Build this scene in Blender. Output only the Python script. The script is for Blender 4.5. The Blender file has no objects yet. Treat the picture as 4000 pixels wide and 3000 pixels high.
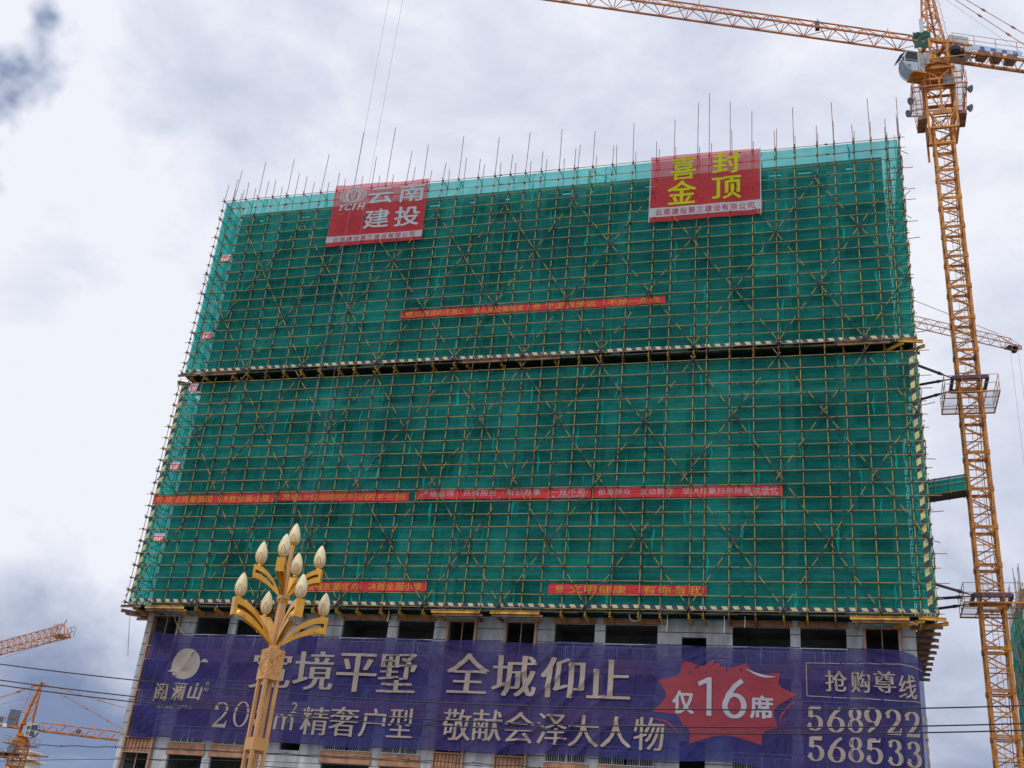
import bpy, bmesh, math, random
from mathutils import Vector, Matrix, noise
random.seed(7)
S = bpy.context.scene
COL = S.collection
R = math.radians

# ------------------------------------------------------------------ camera
PITCH, ROLL, YAW = 0.4618033, 0.09942702, -0.3089389
fw = Vector((math.sin(YAW)*math.cos(PITCH), math.cos(YAW)*math.cos(PITCH), math.sin(PITCH)))
rt = Vector((math.cos(YAW), -math.sin(YAW), 0)); up = rt.cross(fw)
rx = rt*math.cos(ROLL)+up*math.sin(ROLL); uy = -rt*math.sin(ROLL)+up*math.cos(ROLL)
cam_d = bpy.data.cameras.new('camera'); cam = bpy.data.objects.new('camera', cam_d); COL.objects.link(cam)
cam_d.sensor_width = 36.0; cam_d.lens = 36.0*4389.9/4000.0; cam_d.clip_start = 0.1; cam_d.clip_end = 20000
cam.matrix_world = Matrix(((rx.x, uy.x, -fw.x, 0), (rx.y, uy.y, -fw.y, 0), (rx.z, uy.z, -fw.z, 1.6), (0, 0, 0, 1)))
S.camera = cam

def pixdir(px, py):            # direction of the photograph's pixel, used only to place sky openings
    return (fw + rx*((px-2000)/4389.9) + uy*((1500-py)/4389.9)).normalized()

# ------------------------------------------------------------------ world
SUN_EL, SUN_AZ = R(52), R(200)      # azimuth clockwise from +Y
W = bpy.data.worlds.new("World"); S.world = W; W.use_nodes = True
nt = W.node_tree; nt.nodes.clear()
def N(t, **k):
    n = nt.nodes.new(t)
    for a, b in k.items(): setattr(n, a, b)
    return n
def L(a, b): nt.links.new(a, b)
def math_(op, a, b=None, clamp=False):
    n = N('ShaderNodeMath', operation=op); n.use_clamp = clamp
    for i, v in enumerate((a, b)):
        if v is None: continue
        if isinstance(v, (int, float)): n.inputs[i].default_value = v
        else: L(v, n.inputs[i])
    return n.outputs[0]
sky = N('ShaderNodeTexSky', sky_type='NISHITA'); sky.sun_disc = False
sky.sun_elevation = SUN_EL; sky.sun_rotation = SUN_AZ; sky.air_density = 1.0; sky.dust_density = 0.4; sky.ozone_density = 2.0
tc = N('ShaderNodeTexCoord'); sep = N('ShaderNodeSeparateXYZ'); L(tc.outputs['Generated'], sep.inputs[0])
mp = N('ShaderNodeMapping'); mp.inputs['Scale'].default_value = (1.0, 1.0, 2.0); L(tc.outputs['Generated'], mp.inputs[0])
nz = N('ShaderNodeTexNoise'); nz.inputs['Scale'].default_value = 3.2; nz.inputs['Detail'].default_value = 7; nz.inputs['Roughness'].default_value = 0.55; nz.inputs['Distortion'].default_value = 0.35
L(mp.outputs[0], nz.inputs['Vector'])
nz2 = N('ShaderNodeTexNoise'); nz2.inputs['Scale'].default_value = 7.5; nz2.inputs['Detail'].default_value = 9; nz2.inputs['Roughness'].default_value = 0.58; nz2.inputs['Distortion'].default_value = 0.3
L(mp.outputs[0], nz2.inputs['Vector'])
base = math_('ADD', math_('MULTIPLY', math_('SUBTRACT', nz.outputs[0], 0.5), 0.85), math_('MULTIPLY', math_('SUBTRACT', nz2.outputs[0], 0.5), 0.80))
dens = math_('ADD', base, 0.89)
nzw = N('ShaderNodeTexNoise'); nzw.inputs['Scale'].default_value = 6.0; nzw.inputs['Detail'].default_value = 5; L(tc.outputs['Generated'], nzw.inputs['Vector'])
vs_ = N('ShaderNodeVectorMath', operation='SUBTRACT'); L(nzw.outputs['Color'], vs_.inputs[0]); vs_.inputs[1].default_value = (.5, .5, .5)
vk = N('ShaderNodeVectorMath', operation='SCALE'); L(vs_.outputs[0], vk.inputs[0]); vk.inputs['Scale'].default_value = 0.30
va = N('ShaderNodeVectorMath', operation='ADD'); L(tc.outputs['Generated'], va.inputs[0]); L(vk.outputs[0], va.inputs[1])
vn = N('ShaderNodeVectorMath', operation='NORMALIZE'); L(va.outputs[0], vn.inputs[0])
# thin places (and thick ones) in the cloud cover: (pixel of the photo, angular radius, depth)
for (px, py, rad, dep) in [(15, 200, 1.9, 1.0), (150, 235, 1.6, .18), (830, 410, 2.2, .24), (1180, 270, 2.5, .08), (30, 1130, 3.0, .20), (330, 700, 3.5, .03), (700, 900, 3.5, .05), (1500, 60, 5, .04), (500, 250, 5, -.08),
                           (120, 3000, 5.0, .25), (420, 2850, 3.5, .14), (150, 2560, 3.5, .08), (-300, 3000, 7, .22), (3800, 2900, 5.0, .34), (4150, 2600, 5, .14), (3950, 1720, 3, .12),
                           (250, 1560, 6.0, -.30), (1000, 620, 4, -.14), (3300, 500, 9, -.08), (100, 480, 4, -.15), (3750, 2250, 5, -.08), (2300, 250, 7, .03)]:
    d = pixdir(px, py)
    vm = N('ShaderNodeVectorMath', operation='DOT_PRODUCT'); L(vn.outputs[0], vm.inputs[0]); vm.inputs[1].default_value = d
    mr = N('ShaderNodeMapRange', interpolation_type='SMOOTHSTEP'); L(vm.outputs['Value'], mr.inputs['Value'])
    mr.inputs['From Min'].default_value = math.cos(R(rad*2.2)); mr.inputs['From Max'].default_value = 1.0
    dens = math_('SUBTRACT', dens, math_('MULTIPLY', mr.outputs[0], dep))
# thinner, bluer cover towards the horizon
mr = N('ShaderNodeMapRange', interpolation_type='SMOOTHSTEP'); L(sep.outputs[2], mr.inputs['Value'])
mr.inputs['From Min'].default_value = 0.30; mr.inputs['From Max'].default_value = 0.05; mr.inputs['To Min'].default_value = 0; mr.inputs['To Max'].default_value = 0.14
dens = math_('SUBTRACT', dens, mr.outputs[0])
ramp = N('ShaderNodeValToRGB'); L(dens, ramp.inputs[0]); cr = ramp.color_ramp
cr.elements[0].position = 0.0; cr.elements[0].color = (0.155, 0.215, 0.39, 1)
cr.elements[1].position = 1.0; cr.elements[1].color = (0.87, 0.89, 0.97, 1)
for p_, c_ in [(0.25, (0.22, 0.28, 0.45, 1)), (0.45, (0.42, 0.475, 0.62, 1)), (0.62, (0.58, 0.63, 0.77, 1)), (0.80, (0.71, 0.745, 0.87, 1))]:
    e_ = cr.elements.new(p_); e_.color = c_
bg1 = N('ShaderNodeBackground'); L(sky.outputs[0], bg1.inputs[0]); bg1.inputs[1].default_value = 0.12
bg2 = N('ShaderNodeBackground'); L(ramp.outputs[0], bg2.inputs[0]); bg2.inputs[1].default_value = 1.0
cov = N('ShaderNodeMapRange', interpolation_type='SMOOTHSTEP'); L(dens, cov.inputs['Value'])
cov.inputs['From Min'].default_value = -0.15; cov.inputs['From Max'].default_value = 0.24
mix = N('ShaderNodeMixShader'); L(cov.outputs[0], mix.inputs[0]); L(bg1.outputs[0], mix.inputs[1]); L(bg2.outputs[0], mix.inputs[2])
out = N('ShaderNodeOutputWorld'); L(mix.outputs[0], out.inputs[0])

sun_d = bpy.data.lights.new('sun', 'SUN'); sun_d.energy = 1.3; sun_d.angle = R(12); sun_d.color = (1.0, 0.95, 0.88)
sun = bpy.data.objects.new('sun', sun_d); COL.objects.link(sun)
sd = Vector((math.sin(SUN_AZ)*math.cos(SUN_EL), math.cos(SUN_AZ)*math.cos(SUN_EL), math.sin(SUN_EL)))
sun.rotation_euler = sd.to_track_quat('Z', 'Y').to_euler(); sun.location = (0, 0, 120)

S.view_settings.view_transform = 'Standard'; S.view_settings.look = 'None'; S.view_settings.exposure = 0.0; S.view_settings.gamma = 1.0
S.render.engine = 'CYCLES'; S.cycles.use_denoising = True
S.cycles.max_bounces = 7; S.cycles.transparent_max_bounces = 14; S.cycles.diffuse_bounces = 3

# ------------------------------------------------------------------ materials
def mat(name, col, rough=0.6, metal=0.0, var=0.12, vscale=3.0, bump=0.0, bscale=20.0, col2=None, streak=None):
    m = bpy.data.materials.new(name); m.use_nodes = True; t = m.node_tree; b = t.nodes['Principled BSDF']
    b.inputs['Roughness'].default_value = rough; b.inputs['Metallic'].default_value = metal
    tc = t.nodes.new('ShaderNodeTexCoord'); n = t.nodes.new('ShaderNodeTexNoise'); n.inputs['Scale'].default_value = vscale; n.inputs['Detail'].default_value = 6
    src = tc.outputs['Object']
    if streak:
        mp = t.nodes.new('ShaderNodeMapping'); mp.inputs['Scale'].default_value = streak; t.links.new(src, mp.inputs[0]); src = mp.outputs[0]
    t.links.new(src, n.inputs['Vector'])
    r = t.nodes.new('ShaderNodeValToRGB'); t.links.new(n.outputs[0], r.inputs[0])
    c2 = col2 or tuple(c*(1-2.2*var) for c in col)
    c1 = tuple(min(1, c*(1+var)) for c in col)
    r.color_ramp.elements[0].position = 0.30; r.color_ramp.elements[0].color = (*c2, 1)
    r.color_ramp.elements[1].position = 0.62; r.color_ramp.elements[1].color = (*c1, 1)
    t.links.new(r.outputs[0], b.inputs['Base Color'])
    if bump:
        n2 = t.nodes.new('ShaderNodeTexNoise'); n2.inputs['Scale'].default_value = bscale; n2.inputs['Detail'].default_value = 5
        t.links.new(src, n2.inputs['Vector'])
        bp = t.nodes.new('ShaderNodeBump'); bp.inputs['Strength'].default_value = bump; bp.inputs['Distance'].default_value = 0.05
        t.links.new(n2.outputs[0], bp.inputs['Height']); t.links.new(bp.outputs[0], b.inputs['Normal'])
    return m

def cloth(name, col, col2, trans, wr=0.6, wscale=(0.5, 0.5, 0.9), nscale=0.35, refl=0.5, seethru_var=0.08, panel=0.0, wdist=0.12, tint=(1, 1, 1)):
    """woven mesh sheet: partly see-through, lit from both sides"""
    m = bpy.data.materials.new(name); m.use_nodes = True; t = m.node_tree; t.nodes.clear()
    nn = t.nodes.new; lk = t.links.new
    tc = nn('ShaderNodeTexCoord'); geo = nn('ShaderNodeNewGeometry')
    n = nn('ShaderNodeTexNoise'); n.inputs['Scale'].default_value = nscale; n.inputs['Detail'].default_value = 7; n.inputs['Roughness'].default_value = 0.6
    lk(geo.outputs['Position'], n.inputs['Vector'])
    r = nn('ShaderNodeValToRGB'); r.color_ramp.elements[0].position = 0.35; r.color_ramp.elements[1].position = 0.65
    r.color_ramp.elements[0].color = (*col2, 1); r.color_ramp.elements[1].color = (*col, 1); lk(n.outputs[0], r.inputs[0])
    c = r.outputs[0]
    if panel:
        oi = nn('ShaderNodeObjectInfo'); mr = nn('ShaderNodeMapRange'); lk(oi.outputs['Random'], mr.inputs['Value'])
        mr.inputs['To Min'].default_value = 1-panel; mr.inputs['To Max'].default_value = 1+panel
        mx = nn('ShaderNodeVectorMath'); mx.operation = 'SCALE'; lk(c, mx.inputs[0]); lk(mr.outputs[0], mx.inputs['Scale']); c = mx.outputs[0]
    mp = nn('ShaderNodeMapping'); mp.inputs['Rotation'].default_value = (0, R(35), 0); mp.inputs['Scale'].default_value = wscale; lk(geo.outputs['Position'], mp.inputs[0])
    w = nn('ShaderNodeTexNoise'); w.inputs['Scale'].default_value = 1.6; w.inputs['Detail'].default_value = 4; w.inputs['Distortion'].default_value = 0.7; lk(mp.outputs[0], w.inputs['Vector'])
    bp = nn('ShaderNodeBump'); bp.inputs['Strength'].default_value = wr; bp.inputs['Distance'].default_value = wdist; lk(w.outputs[0], bp.inputs['Height'])
    d = nn('ShaderNodeBsdfDiffuse'); tl = nn('ShaderNodeBsdfTranslucent'); tr = nn('ShaderNodeBsdfTransparent'); tr.inputs[0].default_value = (*tint, 1)
    for s in (d, tl): lk(c, s.inputs['Color']); lk(bp.outputs[0], s.inputs['Normal'])
    m1 = nn('ShaderNodeMixShader'); m1.inputs[0].default_value = 1-refl; lk(d.outputs[0], m1.inputs[1]); lk(tl.outputs[0], m1.inputs[2])
    m2 = nn('ShaderNodeMixShader'); lk(m1.outputs[0], m2.inputs[1]); lk(tr.outputs[0], m2.inputs[2])
    n3 = nn('ShaderNodeTexNoise'); n3.inputs['Scale'].default_value = 1.1; n3.inputs['Detail'].default_value = 6; lk(geo.outputs['Position'], n3.inputs['Vector'])
    mr = nn('ShaderNodeMapRange'); lk(n3.outputs[0], mr.inputs['Value']); mr.inputs['From Min'].default_value = .3; mr.inputs['From Max'].default_value = .7
    mr.inputs['To Min'].default_value = max(0, trans-seethru_var); mr.inputs['To Max'].default_value = trans+seethru_var
    lk(mr.outputs[0], m2.inputs[0])
    o = nn('ShaderNodeOutputMaterial'); lk(m2.outputs[0], o.inputs[0])
    return m

def stripes(name, ca, cb, period, vec, duty=0.5, rough=0.5, wob=0.0):
    m = mat(name, ca, rough, var=0.1); t = m.node_tree; b = t.nodes['Principled BSDF']
    geo = t.nodes.new('ShaderNodeNewGeometry'); dp = t.nodes.new('ShaderNodeVectorMath'); dp.operation = 'DOT_PRODUCT'
    t.links.new(geo.outputs['Position'], dp.inputs[0]); dp.inputs[1].default_value = tuple(v/period for v in vec)
    fr = t.nodes.new('ShaderNodeMath'); fr.operation = 'FRACT'; t.links.new(dp.outputs['Value'], fr.inputs[0])
    gt = t.nodes.new('ShaderNodeMath'); gt.operation = 'GREATER_THAN'; gt.inputs[1].default_value = duty; t.links.new(fr.outputs[0], gt.inputs[0])
    mx = t.nodes.new('ShaderNodeMixRGB'); t.links.new(gt.outputs[0], mx.inputs[0])
    t.links.new(b.inputs['Base Color'].links[0].from_socket, mx.inputs[1]); mx.inputs[2].default_value = (*cb, 1)
    t.links.new(mx.outputs[0], b.inputs['Base Color'])
    return m

M = {}
# fair-faced concrete with open horizontal joints every quarter storey
def concrete():
    m = mat('concrete', (0.50, 0.52, 0.54), 0.85, var=0.13, vscale=1.0, bump=0.25, bscale=9, streak=(1.0, 1.0, 0.45)); t = m.node_tree; b = t.nodes['Principled BSDF']
    src = b.inputs['Base Color'].links[0].from_socket
    geo = t.nodes.new('ShaderNodeNewGeometry'); sp = t.nodes.new('ShaderNodeSeparateXYZ'); t.links.new(geo.outputs['Position'], sp.inputs[0])
    a = t.nodes.new('ShaderNodeMath'); a.operation = 'MULTIPLY_ADD'; a.inputs[1].default_value = 1/0.7575; a.inputs[2].default_value = -10.31/0.7575 + 40; t.links.new(sp.outputs[2], a.inputs[0])
    f = t.nodes.new('ShaderNodeMath'); f.operation = 'FRACT'; t.links.new(a.outputs[0], f.inputs[0])
    l = t.nodes.new('ShaderNodeMath'); l.operation = 'LESS_THAN'; l.inputs[1].default_value = 0.062; t.links.new(f.outputs[0], l.inputs[0])
    # tie holes
    mx = t.nodes.new('ShaderNodeMixRGB'); t.links.new(l.outputs[0], mx.inputs[0]); t.links.new(src, mx.inputs[1]); mx.inputs[2].default_value = (0.025, 0.025, 0.03, 1)
    # broad water stains
    n = t.nodes.new('ShaderNodeTexNoise'); n.inputs['Scale'].default_value = 0.8; n.inputs['Detail'].default_value = 8
    mp = t.nodes.new('ShaderNodeMapping'); mp.inputs['Scale'].default_value = (2.2, 1, 0.5); t.links.new(geo.outputs['Position'], mp.inputs[0]); t.links.new(mp.outputs[0], n.inputs['Vector'])
    r = t.nodes.new('ShaderNodeMapRange'); t.links.new(n.outputs[0], r.inputs['Value']); r.inputs['From Min'].default_value = .35; r.inputs['From Max'].default_value = .6; r.inputs['To Min'].default_value = .66; r.inputs['To Max'].default_value = 1.05
    v = t.nodes.new('ShaderNodeVectorMath'); v.operation = 'SCALE'; t.links.new(mx.outputs[0], v.inputs[0]); t.links.new(r.outputs[0], v.inputs['Scale'])
    t.links.new(v.outputs[0], b.inputs['Base Color']); return m
M['concrete'] = concrete()
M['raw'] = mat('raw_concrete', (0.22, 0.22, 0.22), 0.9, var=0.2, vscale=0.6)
M['shadedraw'] = mat('shaded_raw_concrete', (0.15, 0.15, 0.145), 0.9, var=0.22, vscale=0.5)  # raw wall behind the net, colour darkened in place of the net's shade
M['brown'] = mat('brown_render', (0.40, 0.21, 0.12), 0.85, var=0.16, vscale=2.0, bump=0.3, bscale=14)
M['brownframe'] = mat('brown_frame', (0.36, 0.22, 0.15), 0.55, var=0.1)
M['rail'] = mat('railing_paint', (0.55, 0.60, 0.63), 0.5, var=0.08)
M['pole'] = mat('pole_paint', (0.36, 0.26, 0.065), 0.5, var=0.25, vscale=0.9, col2=(0.22, 0.15, 0.06))
M['spike'] = mat('rusty_tube', (0.25, 0.165, 0.12), 0.6, var=0.25, vscale=1.5)
M['coupler'] = mat('coupler_steel', (0.055, 0.045, 0.045), 0.6, var=0.3)
M['brace'] = stripes('brace_paint', (0.38, 0.26, 0.05), (0.03, 0.028, 0.03), 1.1, (0, 0, 1), 0.46)
M['beam'] = mat('beam_yellow', (0.62, 0.34, 0.035), 0.55, var=0.2, vscale=2.0, col2=(0.25, 0.13, 0.03))
M['rustbeam'] = mat('beam_rusty', (0.26, 0.13, 0.07), 0.75, var=0.3, vscale=2.0)
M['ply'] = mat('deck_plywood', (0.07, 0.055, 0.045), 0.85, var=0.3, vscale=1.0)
M['net'] = cloth('green_net', (0.034, 0.43, 0.37), (0.024, 0.27, 0.24), 0.43, 0.9, panel=0.26, seethru_var=0.07, tint=(.40, .95, .94), wscale=(0.45, 0.45, 1.6))
M['netfold'] = cloth('green_net_fold', (0.02, 0.60, 0.52), (0.016, 0.46, 0.40), 0.12, 0.8, panel=0.15, tint=(.4, .95, .94))
M['netdark'] = cloth('old_green_net', (0.02, 0.34, 0.25), (0.015, 0.22, 0.16), 0.12, 1.0, panel=0.15)
M['netfoot'] = cloth('shaded_foot_net', (0.006, 0.085, 0.065), (0.004, 0.05, 0.04), 0.15, 1.0)  # darker copy of the net, painting the shade under each tier into its colour
M['toe'] = stripes('toe_board_stripes', (0.54, 0.49, 0.30), (0.02, 0.03, 0.075), 0.66, (1, 0, 0.55), 0.5)
M['toev'] = stripes('corner_stripes', (0.62, 0.53, 0.20), (0.025, 0.03, 0.05), 0.86, (-0.75, 0, 1), 0.5)
M['toevl'] = stripes('corner_stripes_two', (0.62, 0.53, 0.20), (0.025, 0.03, 0.05), 0.86, (-0.75, 0, 1), 0.5)
M['red'] = cloth('red_banner', (0.80, 0.075, 0.10), (0.68, 0.06, 0.08), 0.28, 0.7, wscale=(0.9, 0.9, 0.9), refl=0.62, seethru_var=0.03)
M['redstrip'] = cloth('red_strip', (0.74, 0.075, 0.09), (0.64, 0.06, 0.075), 0.02, 0.8, wscale=(0.6, 0.6, 3), refl=0.8, seethru_var=0.015)
M['white_c'] = cloth('white_print', (0.62, 0.66, 0.72), (0.55, 0.60, 0.66), 0.10, 0.3, refl=0.65)
M['silver_c'] = cloth('silver_print', (0.66, 0.76, 0.80), (0.60, 0.70, 0.74), 0.05, 0.3, refl=0.55)
M['lime_c'] = cloth('lime_print', (0.66, 0.70, 0.03), (0.58, 0.62, 0.03), 0.06, 0.3, refl=0.65)
M['gold_c'] = cloth('gold_print', (0.74, 0.42, 0.07), (0.66, 0.36, 0.06), 0.0, 0.3, refl=0.85, seethru_var=0)
M['red_c'] = cloth('red_print', (0.50, 0.03, 0.05), (0.42, 0.03, 0.04), 0.0, 0.3, refl=0.85, seethru_var=0)
M['whiteprint'] = mat('white_paint', (0.80, 0.80, 0.80), 0.6, var=0.04)
M['signred'] = mat('sign_red', (0.62, 0.03, 0.04), 0.5, var=0.06)
M['purple'] = cloth('purple_banner', (0.058, 0.066, 0.245), (0.085, 0.060, 0.20), 0.25, 1.0, wscale=(0.55, 0.55, 0.25), nscale=0.13, refl=0.72, seethru_var=0.04, wdist=0.5)
M['bronze'] = cloth('bronze_print', (0.52, 0.43, 0.37), (0.42, 0.35, 0.31), 0.08, 0.3, refl=0.8, seethru_var=0.03)
M['bronze2'] = cloth('bronze_edge_print', (0.50, 0.45, 0.40), (0.36, 0.31, 0.28), 0.05, 0.3, refl=0.8, seethru_var=0.03)
M['burst'] = cloth('burst_print', (0.50, 0.095, 0.11), (0.42, 0.075, 0.095), 0.24, 0.6, nscale=0.5, refl=0.75, seethru_var=0.03)
M['bluep'] = cloth('blue_shadow_print', (0.03, 0.035, 0.16), (0.03, 0.03, 0.14), 0.16, 0.5, refl=0.75)
M['whitep'] = cloth('white_figure_print', (0.56, 0.58, 0.66), (0.48, 0.50, 0.58), 0.08, 0.3, refl=0.8)
M['crane'] = mat('crane_paint', (0.58, 0.205, 0.022), 0.5, var=0.16, vscale=1.3, col2=(0.22, 0.065, 0.02))
M['crane_y'] = mat('crane_paint_yellow', (0.60, 0.225, 0.012), 0.5, var=0.16, vscale=1.3, col2=(0.27, 0.09, 0.015))
M['crane_r'] = mat('crane_paint_faded', (0.60, 0.23, 0.08), 0.6, var=0.16, vscale=1.3, col2=(0.42, 0.14, 0.05))
M['crane_far'] = mat('crane_paint_pale', (0.50, 0.26, 0.13), 0.6, var=0.14)
M['tie'] = mat('tie_strut_paint', (0.085, 0.05, 0.085), 0.5, var=0.2)
M['greybox'] = mat('grey_box_paint', (0.48, 0.52, 0.55), 0.5, var=0.08)
M['motor'] = mat('motor_grey', (0.12, 0.15, 0.18), 0.5, var=0.2)
M['steel'] = mat('bright_steel', (0.5, 0.5, 0.52), 0.25, 0.9, var=0.1)
M['black'] = mat('black_rubber', (0.015, 0.015, 0.018), 0.5, var=0.2)
M['wire'] = mat('wire_black', (0.012, 0.013, 0.02), 0.6, var=0.1)
M['rope'] = mat('steel_rope', (0.20, 0.22, 0.27), 0.5, var=0.1)
M['glass'] = mat('cab_glass', (0.05, 0.07, 0.09), 0.08, 0.0, var=0.1)
def see_through(m, k):
    t = m.node_tree; b = t.nodes['Principled BSDF']; o = t.nodes['Material Output']; tr = t.nodes.new('ShaderNodeBsdfTransparent'); tr.inputs[0].default_value = (.6, .68, .75, 1)
    mx = t.nodes.new('ShaderNodeMixShader'); mx.inputs[0].default_value = k; t.links.new(b.outputs[0], mx.inputs[1]); t.links.new(tr.outputs[0], mx.inputs[2]); t.links.new(mx.outputs[0], o.inputs[0]); return m
M['cabglass'] = see_through(mat('clear_cab_glass', (0.05, 0.07, 0.09), 0.06, 0.0, var=0.1), .6)
M['mesh'] = cloth('wire_mesh', (0.16, 0.12, 0.10), (0.12, 0.09, 0.08), 0.66, 0.2, refl=0.9)
M['planks'] = mat('platform_plates', (0.34, 0.34, 0.36), 0.7, var=0.2)
M['blue'] = mat('sign_blue', (0.05, 0.10, 0.35), 0.5, var=0.05)
M['paleblue'] = mat('sign_pale_blue', (0.50, 0.62, 0.78), 0.5, var=0.05)
M['cabwhite'] = mat('cab_white', (0.50, 0.50, 0.47), 0.45, var=0.06)
M['tarp'] = mat('green_tarp', (0.010, 0.085, 0.055), 0.7, var=0.4, vscale=3)
M['lampgold'] = mat('lamp_gold_paint', (0.68, 0.335, 0.03), 0.32, 0.15, var=0.12, vscale=4)
M['lampcopper'] = mat('lamp_copper_paint', (0.60, 0.30, 0.095), 0.42, 0.1, var=0.07, vscale=3)
M['bulb'] = mat('lotus_glass', (0.80, 0.69, 0.42), 0.35, var=0.08, vscale=7, bump=0.15, bscale=60)
M['lens'] = mat('spot_lens', (0.45, 0.47, 0.45), 0.12, 0.3, var=0.3, vscale=30)
M['cream'] = mat('cream_render', (0.68, 0.60, 0.46), 0.8, var=0.06)
M['corn'] = mat('white_cornice', (0.75, 0.76, 0.78), 0.7, var=0.05)
M['ground'] = mat('site_ground', (0.22, 0.20, 0.18), 0.95, var=0.25, vscale=0.15, bump=0.3, bscale=2)

# ------------------------------------------------------------------ mesh helpers
LOC = {}
class MB:
    def __init__(s): s.v = []; s.f = []; s.m = []; s.mi = 0; s.smooth = False
    def add(s, vs, fs):
        o = len(s.v); s.v += [tuple(v) for v in vs]; s.f += [tuple(i+o for i in f) for f in fs]; s.m += [s.mi]*len(fs)
    def box(s, x0, x1, y0, y1, z0, z1):
        s.add([(x0,y0,z0),(x1,y0,z0),(x1,y1,z0),(x0,y1,z0),(x0,y0,z1),(x1,y0,z1),(x1,y1,z1),(x0,y1,z1)],
              [(0,3,2,1),(4,5,6,7),(0,1,5,4),(1,2,6,5),(2,3,7,6),(3,0,4,7)])
    def bar(s, p, q, w, h=None, roll=None):
        p = Vector(p); q = Vector(q); d = (q-p)
        if d.length < 1e-6: return
        d.normalize(); h = h or w
        a = Vector((0,0,1)) if abs(d.z) < 0.95 else Vector((0,1,0))
        if roll is not None: a = Vector(roll)
        u = d.cross(a).normalized(); n = u.cross(d).normalized()
        vs = [e + u*sx*w/2 + n*sz*h/2 for e in (p, q) for sx, sz in ((-1,-1),(1,-1),(1,1),(-1,1))]
        s.add(vs, [(0,1,2,3),(7,6,5,4),(0,4,5,1),(1,5,6,2),(2,6,7,3),(3,7,4,0)])
    def tube(s, p, q, r, n=6, r2=None):
        p = Vector(p); q = Vector(q); d = (q-p)
        if d.length < 1e-6: return
        d.normalize(); a = Vector((0,0,1)) if abs(d.z) < 0.95 else Vector((0,1,0))
        u = d.cross(a).normalized(); w = u.cross(d); r2 = r if r2 is None else r2
        vs = []
        for e, rr in ((p, r), (q, r2)):
            for i in range(n):
                t = 2*math.pi*i/n; vs.append(e + u*math.cos(t)*rr + w*math.sin(t)*rr)
        s.add(vs, [(i, i+n, (i+1)%n+n, (i+1)%n) for i in range(n)] + [tuple(range(n)), tuple(range(2*n-1, n-1, -1))])
    def path(s, pts, r, n=6):
        for a, b in zip(pts, pts[1:]): s.tube(a, b, r, n)
    def ibeam(s, p, q, w, h):
        p = Vector(p); q = Vector(q); z = Vector((0,0,h/2))
        s.bar(p+z*0.9, q+z*0.9, w, h*0.1); s.bar(p-z*0.9, q-z*0.9, w, h*0.1); s.bar(p, q, w*0.16, h*0.8)
    def lathe(s, c, prof, n=16, ax=None):
        c = Vector(c); vs = []
        if ax is None: u, w, a = Vector((1,0,0)), Vector((0,1,0)), Vector((0,0,1))
        else:
            a = Vector(ax).normalized(); b = Vector((0,0,1)) if abs(a.z) < .9 else Vector((1,0,0)); u = a.cross(b).normalized(); w = a.cross(u)
        for r, z in prof:
            for i in range(n):
                t = 2*math.pi*i/n; vs.append(c + u*r*math.cos(t) + w*r*math.sin(t) + a*z)
        fs = [(k*n+i, k*n+(i+1)%n, (k+1)*n+(i+1)%n, (k+1)*n+i) for k in range(len(prof)-1) for i in range(n)]
        fs += [tuple(range(n-1, -1, -1)), tuple(range((len(prof)-1)*n, len(prof)*n))]
        s.add(vs, fs)
    def grid(s, fn, u0, u1, nu, v0, v1, nv):
        vs = [fn(u0+(u1-u0)*i/nu, v0+(v1-v0)*j/nv) for j in range(nv+1) for i in range(nu+1)]
        s.add(vs, [(j*(nu+1)+i, j*(nu+1)+i+1, (j+1)*(nu+1)+i+1, (j+1)*(nu+1)+i) for j in range(nv) for i in range(nu)])
    def build(s, name, m, parent=None, smooth=False, **props):
        me = bpy.data.meshes.new(name)
        off = LOC.get(parent.name, Vector()) if parent else Vector()
        if parent is None and s.v:
            xs = [v[0] for v in s.v]; ys = [v[1] for v in s.v]; zs = [v[2] for v in s.v]
            off = Vector(((min(xs)+max(xs))/2, (min(ys)+max(ys))/2, min(zs)))
        me.from_pydata([(v[0]-off.x, v[1]-off.y, v[2]-off.z) for v in s.v], [], s.f)
        for mm in (m if isinstance(m, (list, tuple)) else [m]): me.materials.append(mm)
        if isinstance(m, (list, tuple)): me.polygons.foreach_set('material_index', s.m)
        if smooth: me.polygons.foreach_set('use_smooth', [True]*len(me.polygons))
        me.update(); o = bpy.data.objects.new(name, me); COL.objects.link(o)
        if parent: o.parent = parent
        else: o.location = off
        LOC[o.name] = off.copy()
        for k, v in props.items(): o[k] = v
        return o

def thing(name, label, cat, loc=(0,0,0), group=None):
    o = bpy.data.objects.new(name, None); COL.objects.link(o); o.location = loc; LOC[o.name] = Vector(loc); o.empty_display_size = 0.5
    o['label'] = label; o['category'] = cat
    if group: o['group'] = group
    return o
def tag(o, label, cat, group=None):
    o['label'] = label; o['category'] = cat
    if group: o['group'] = group
    return o

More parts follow.
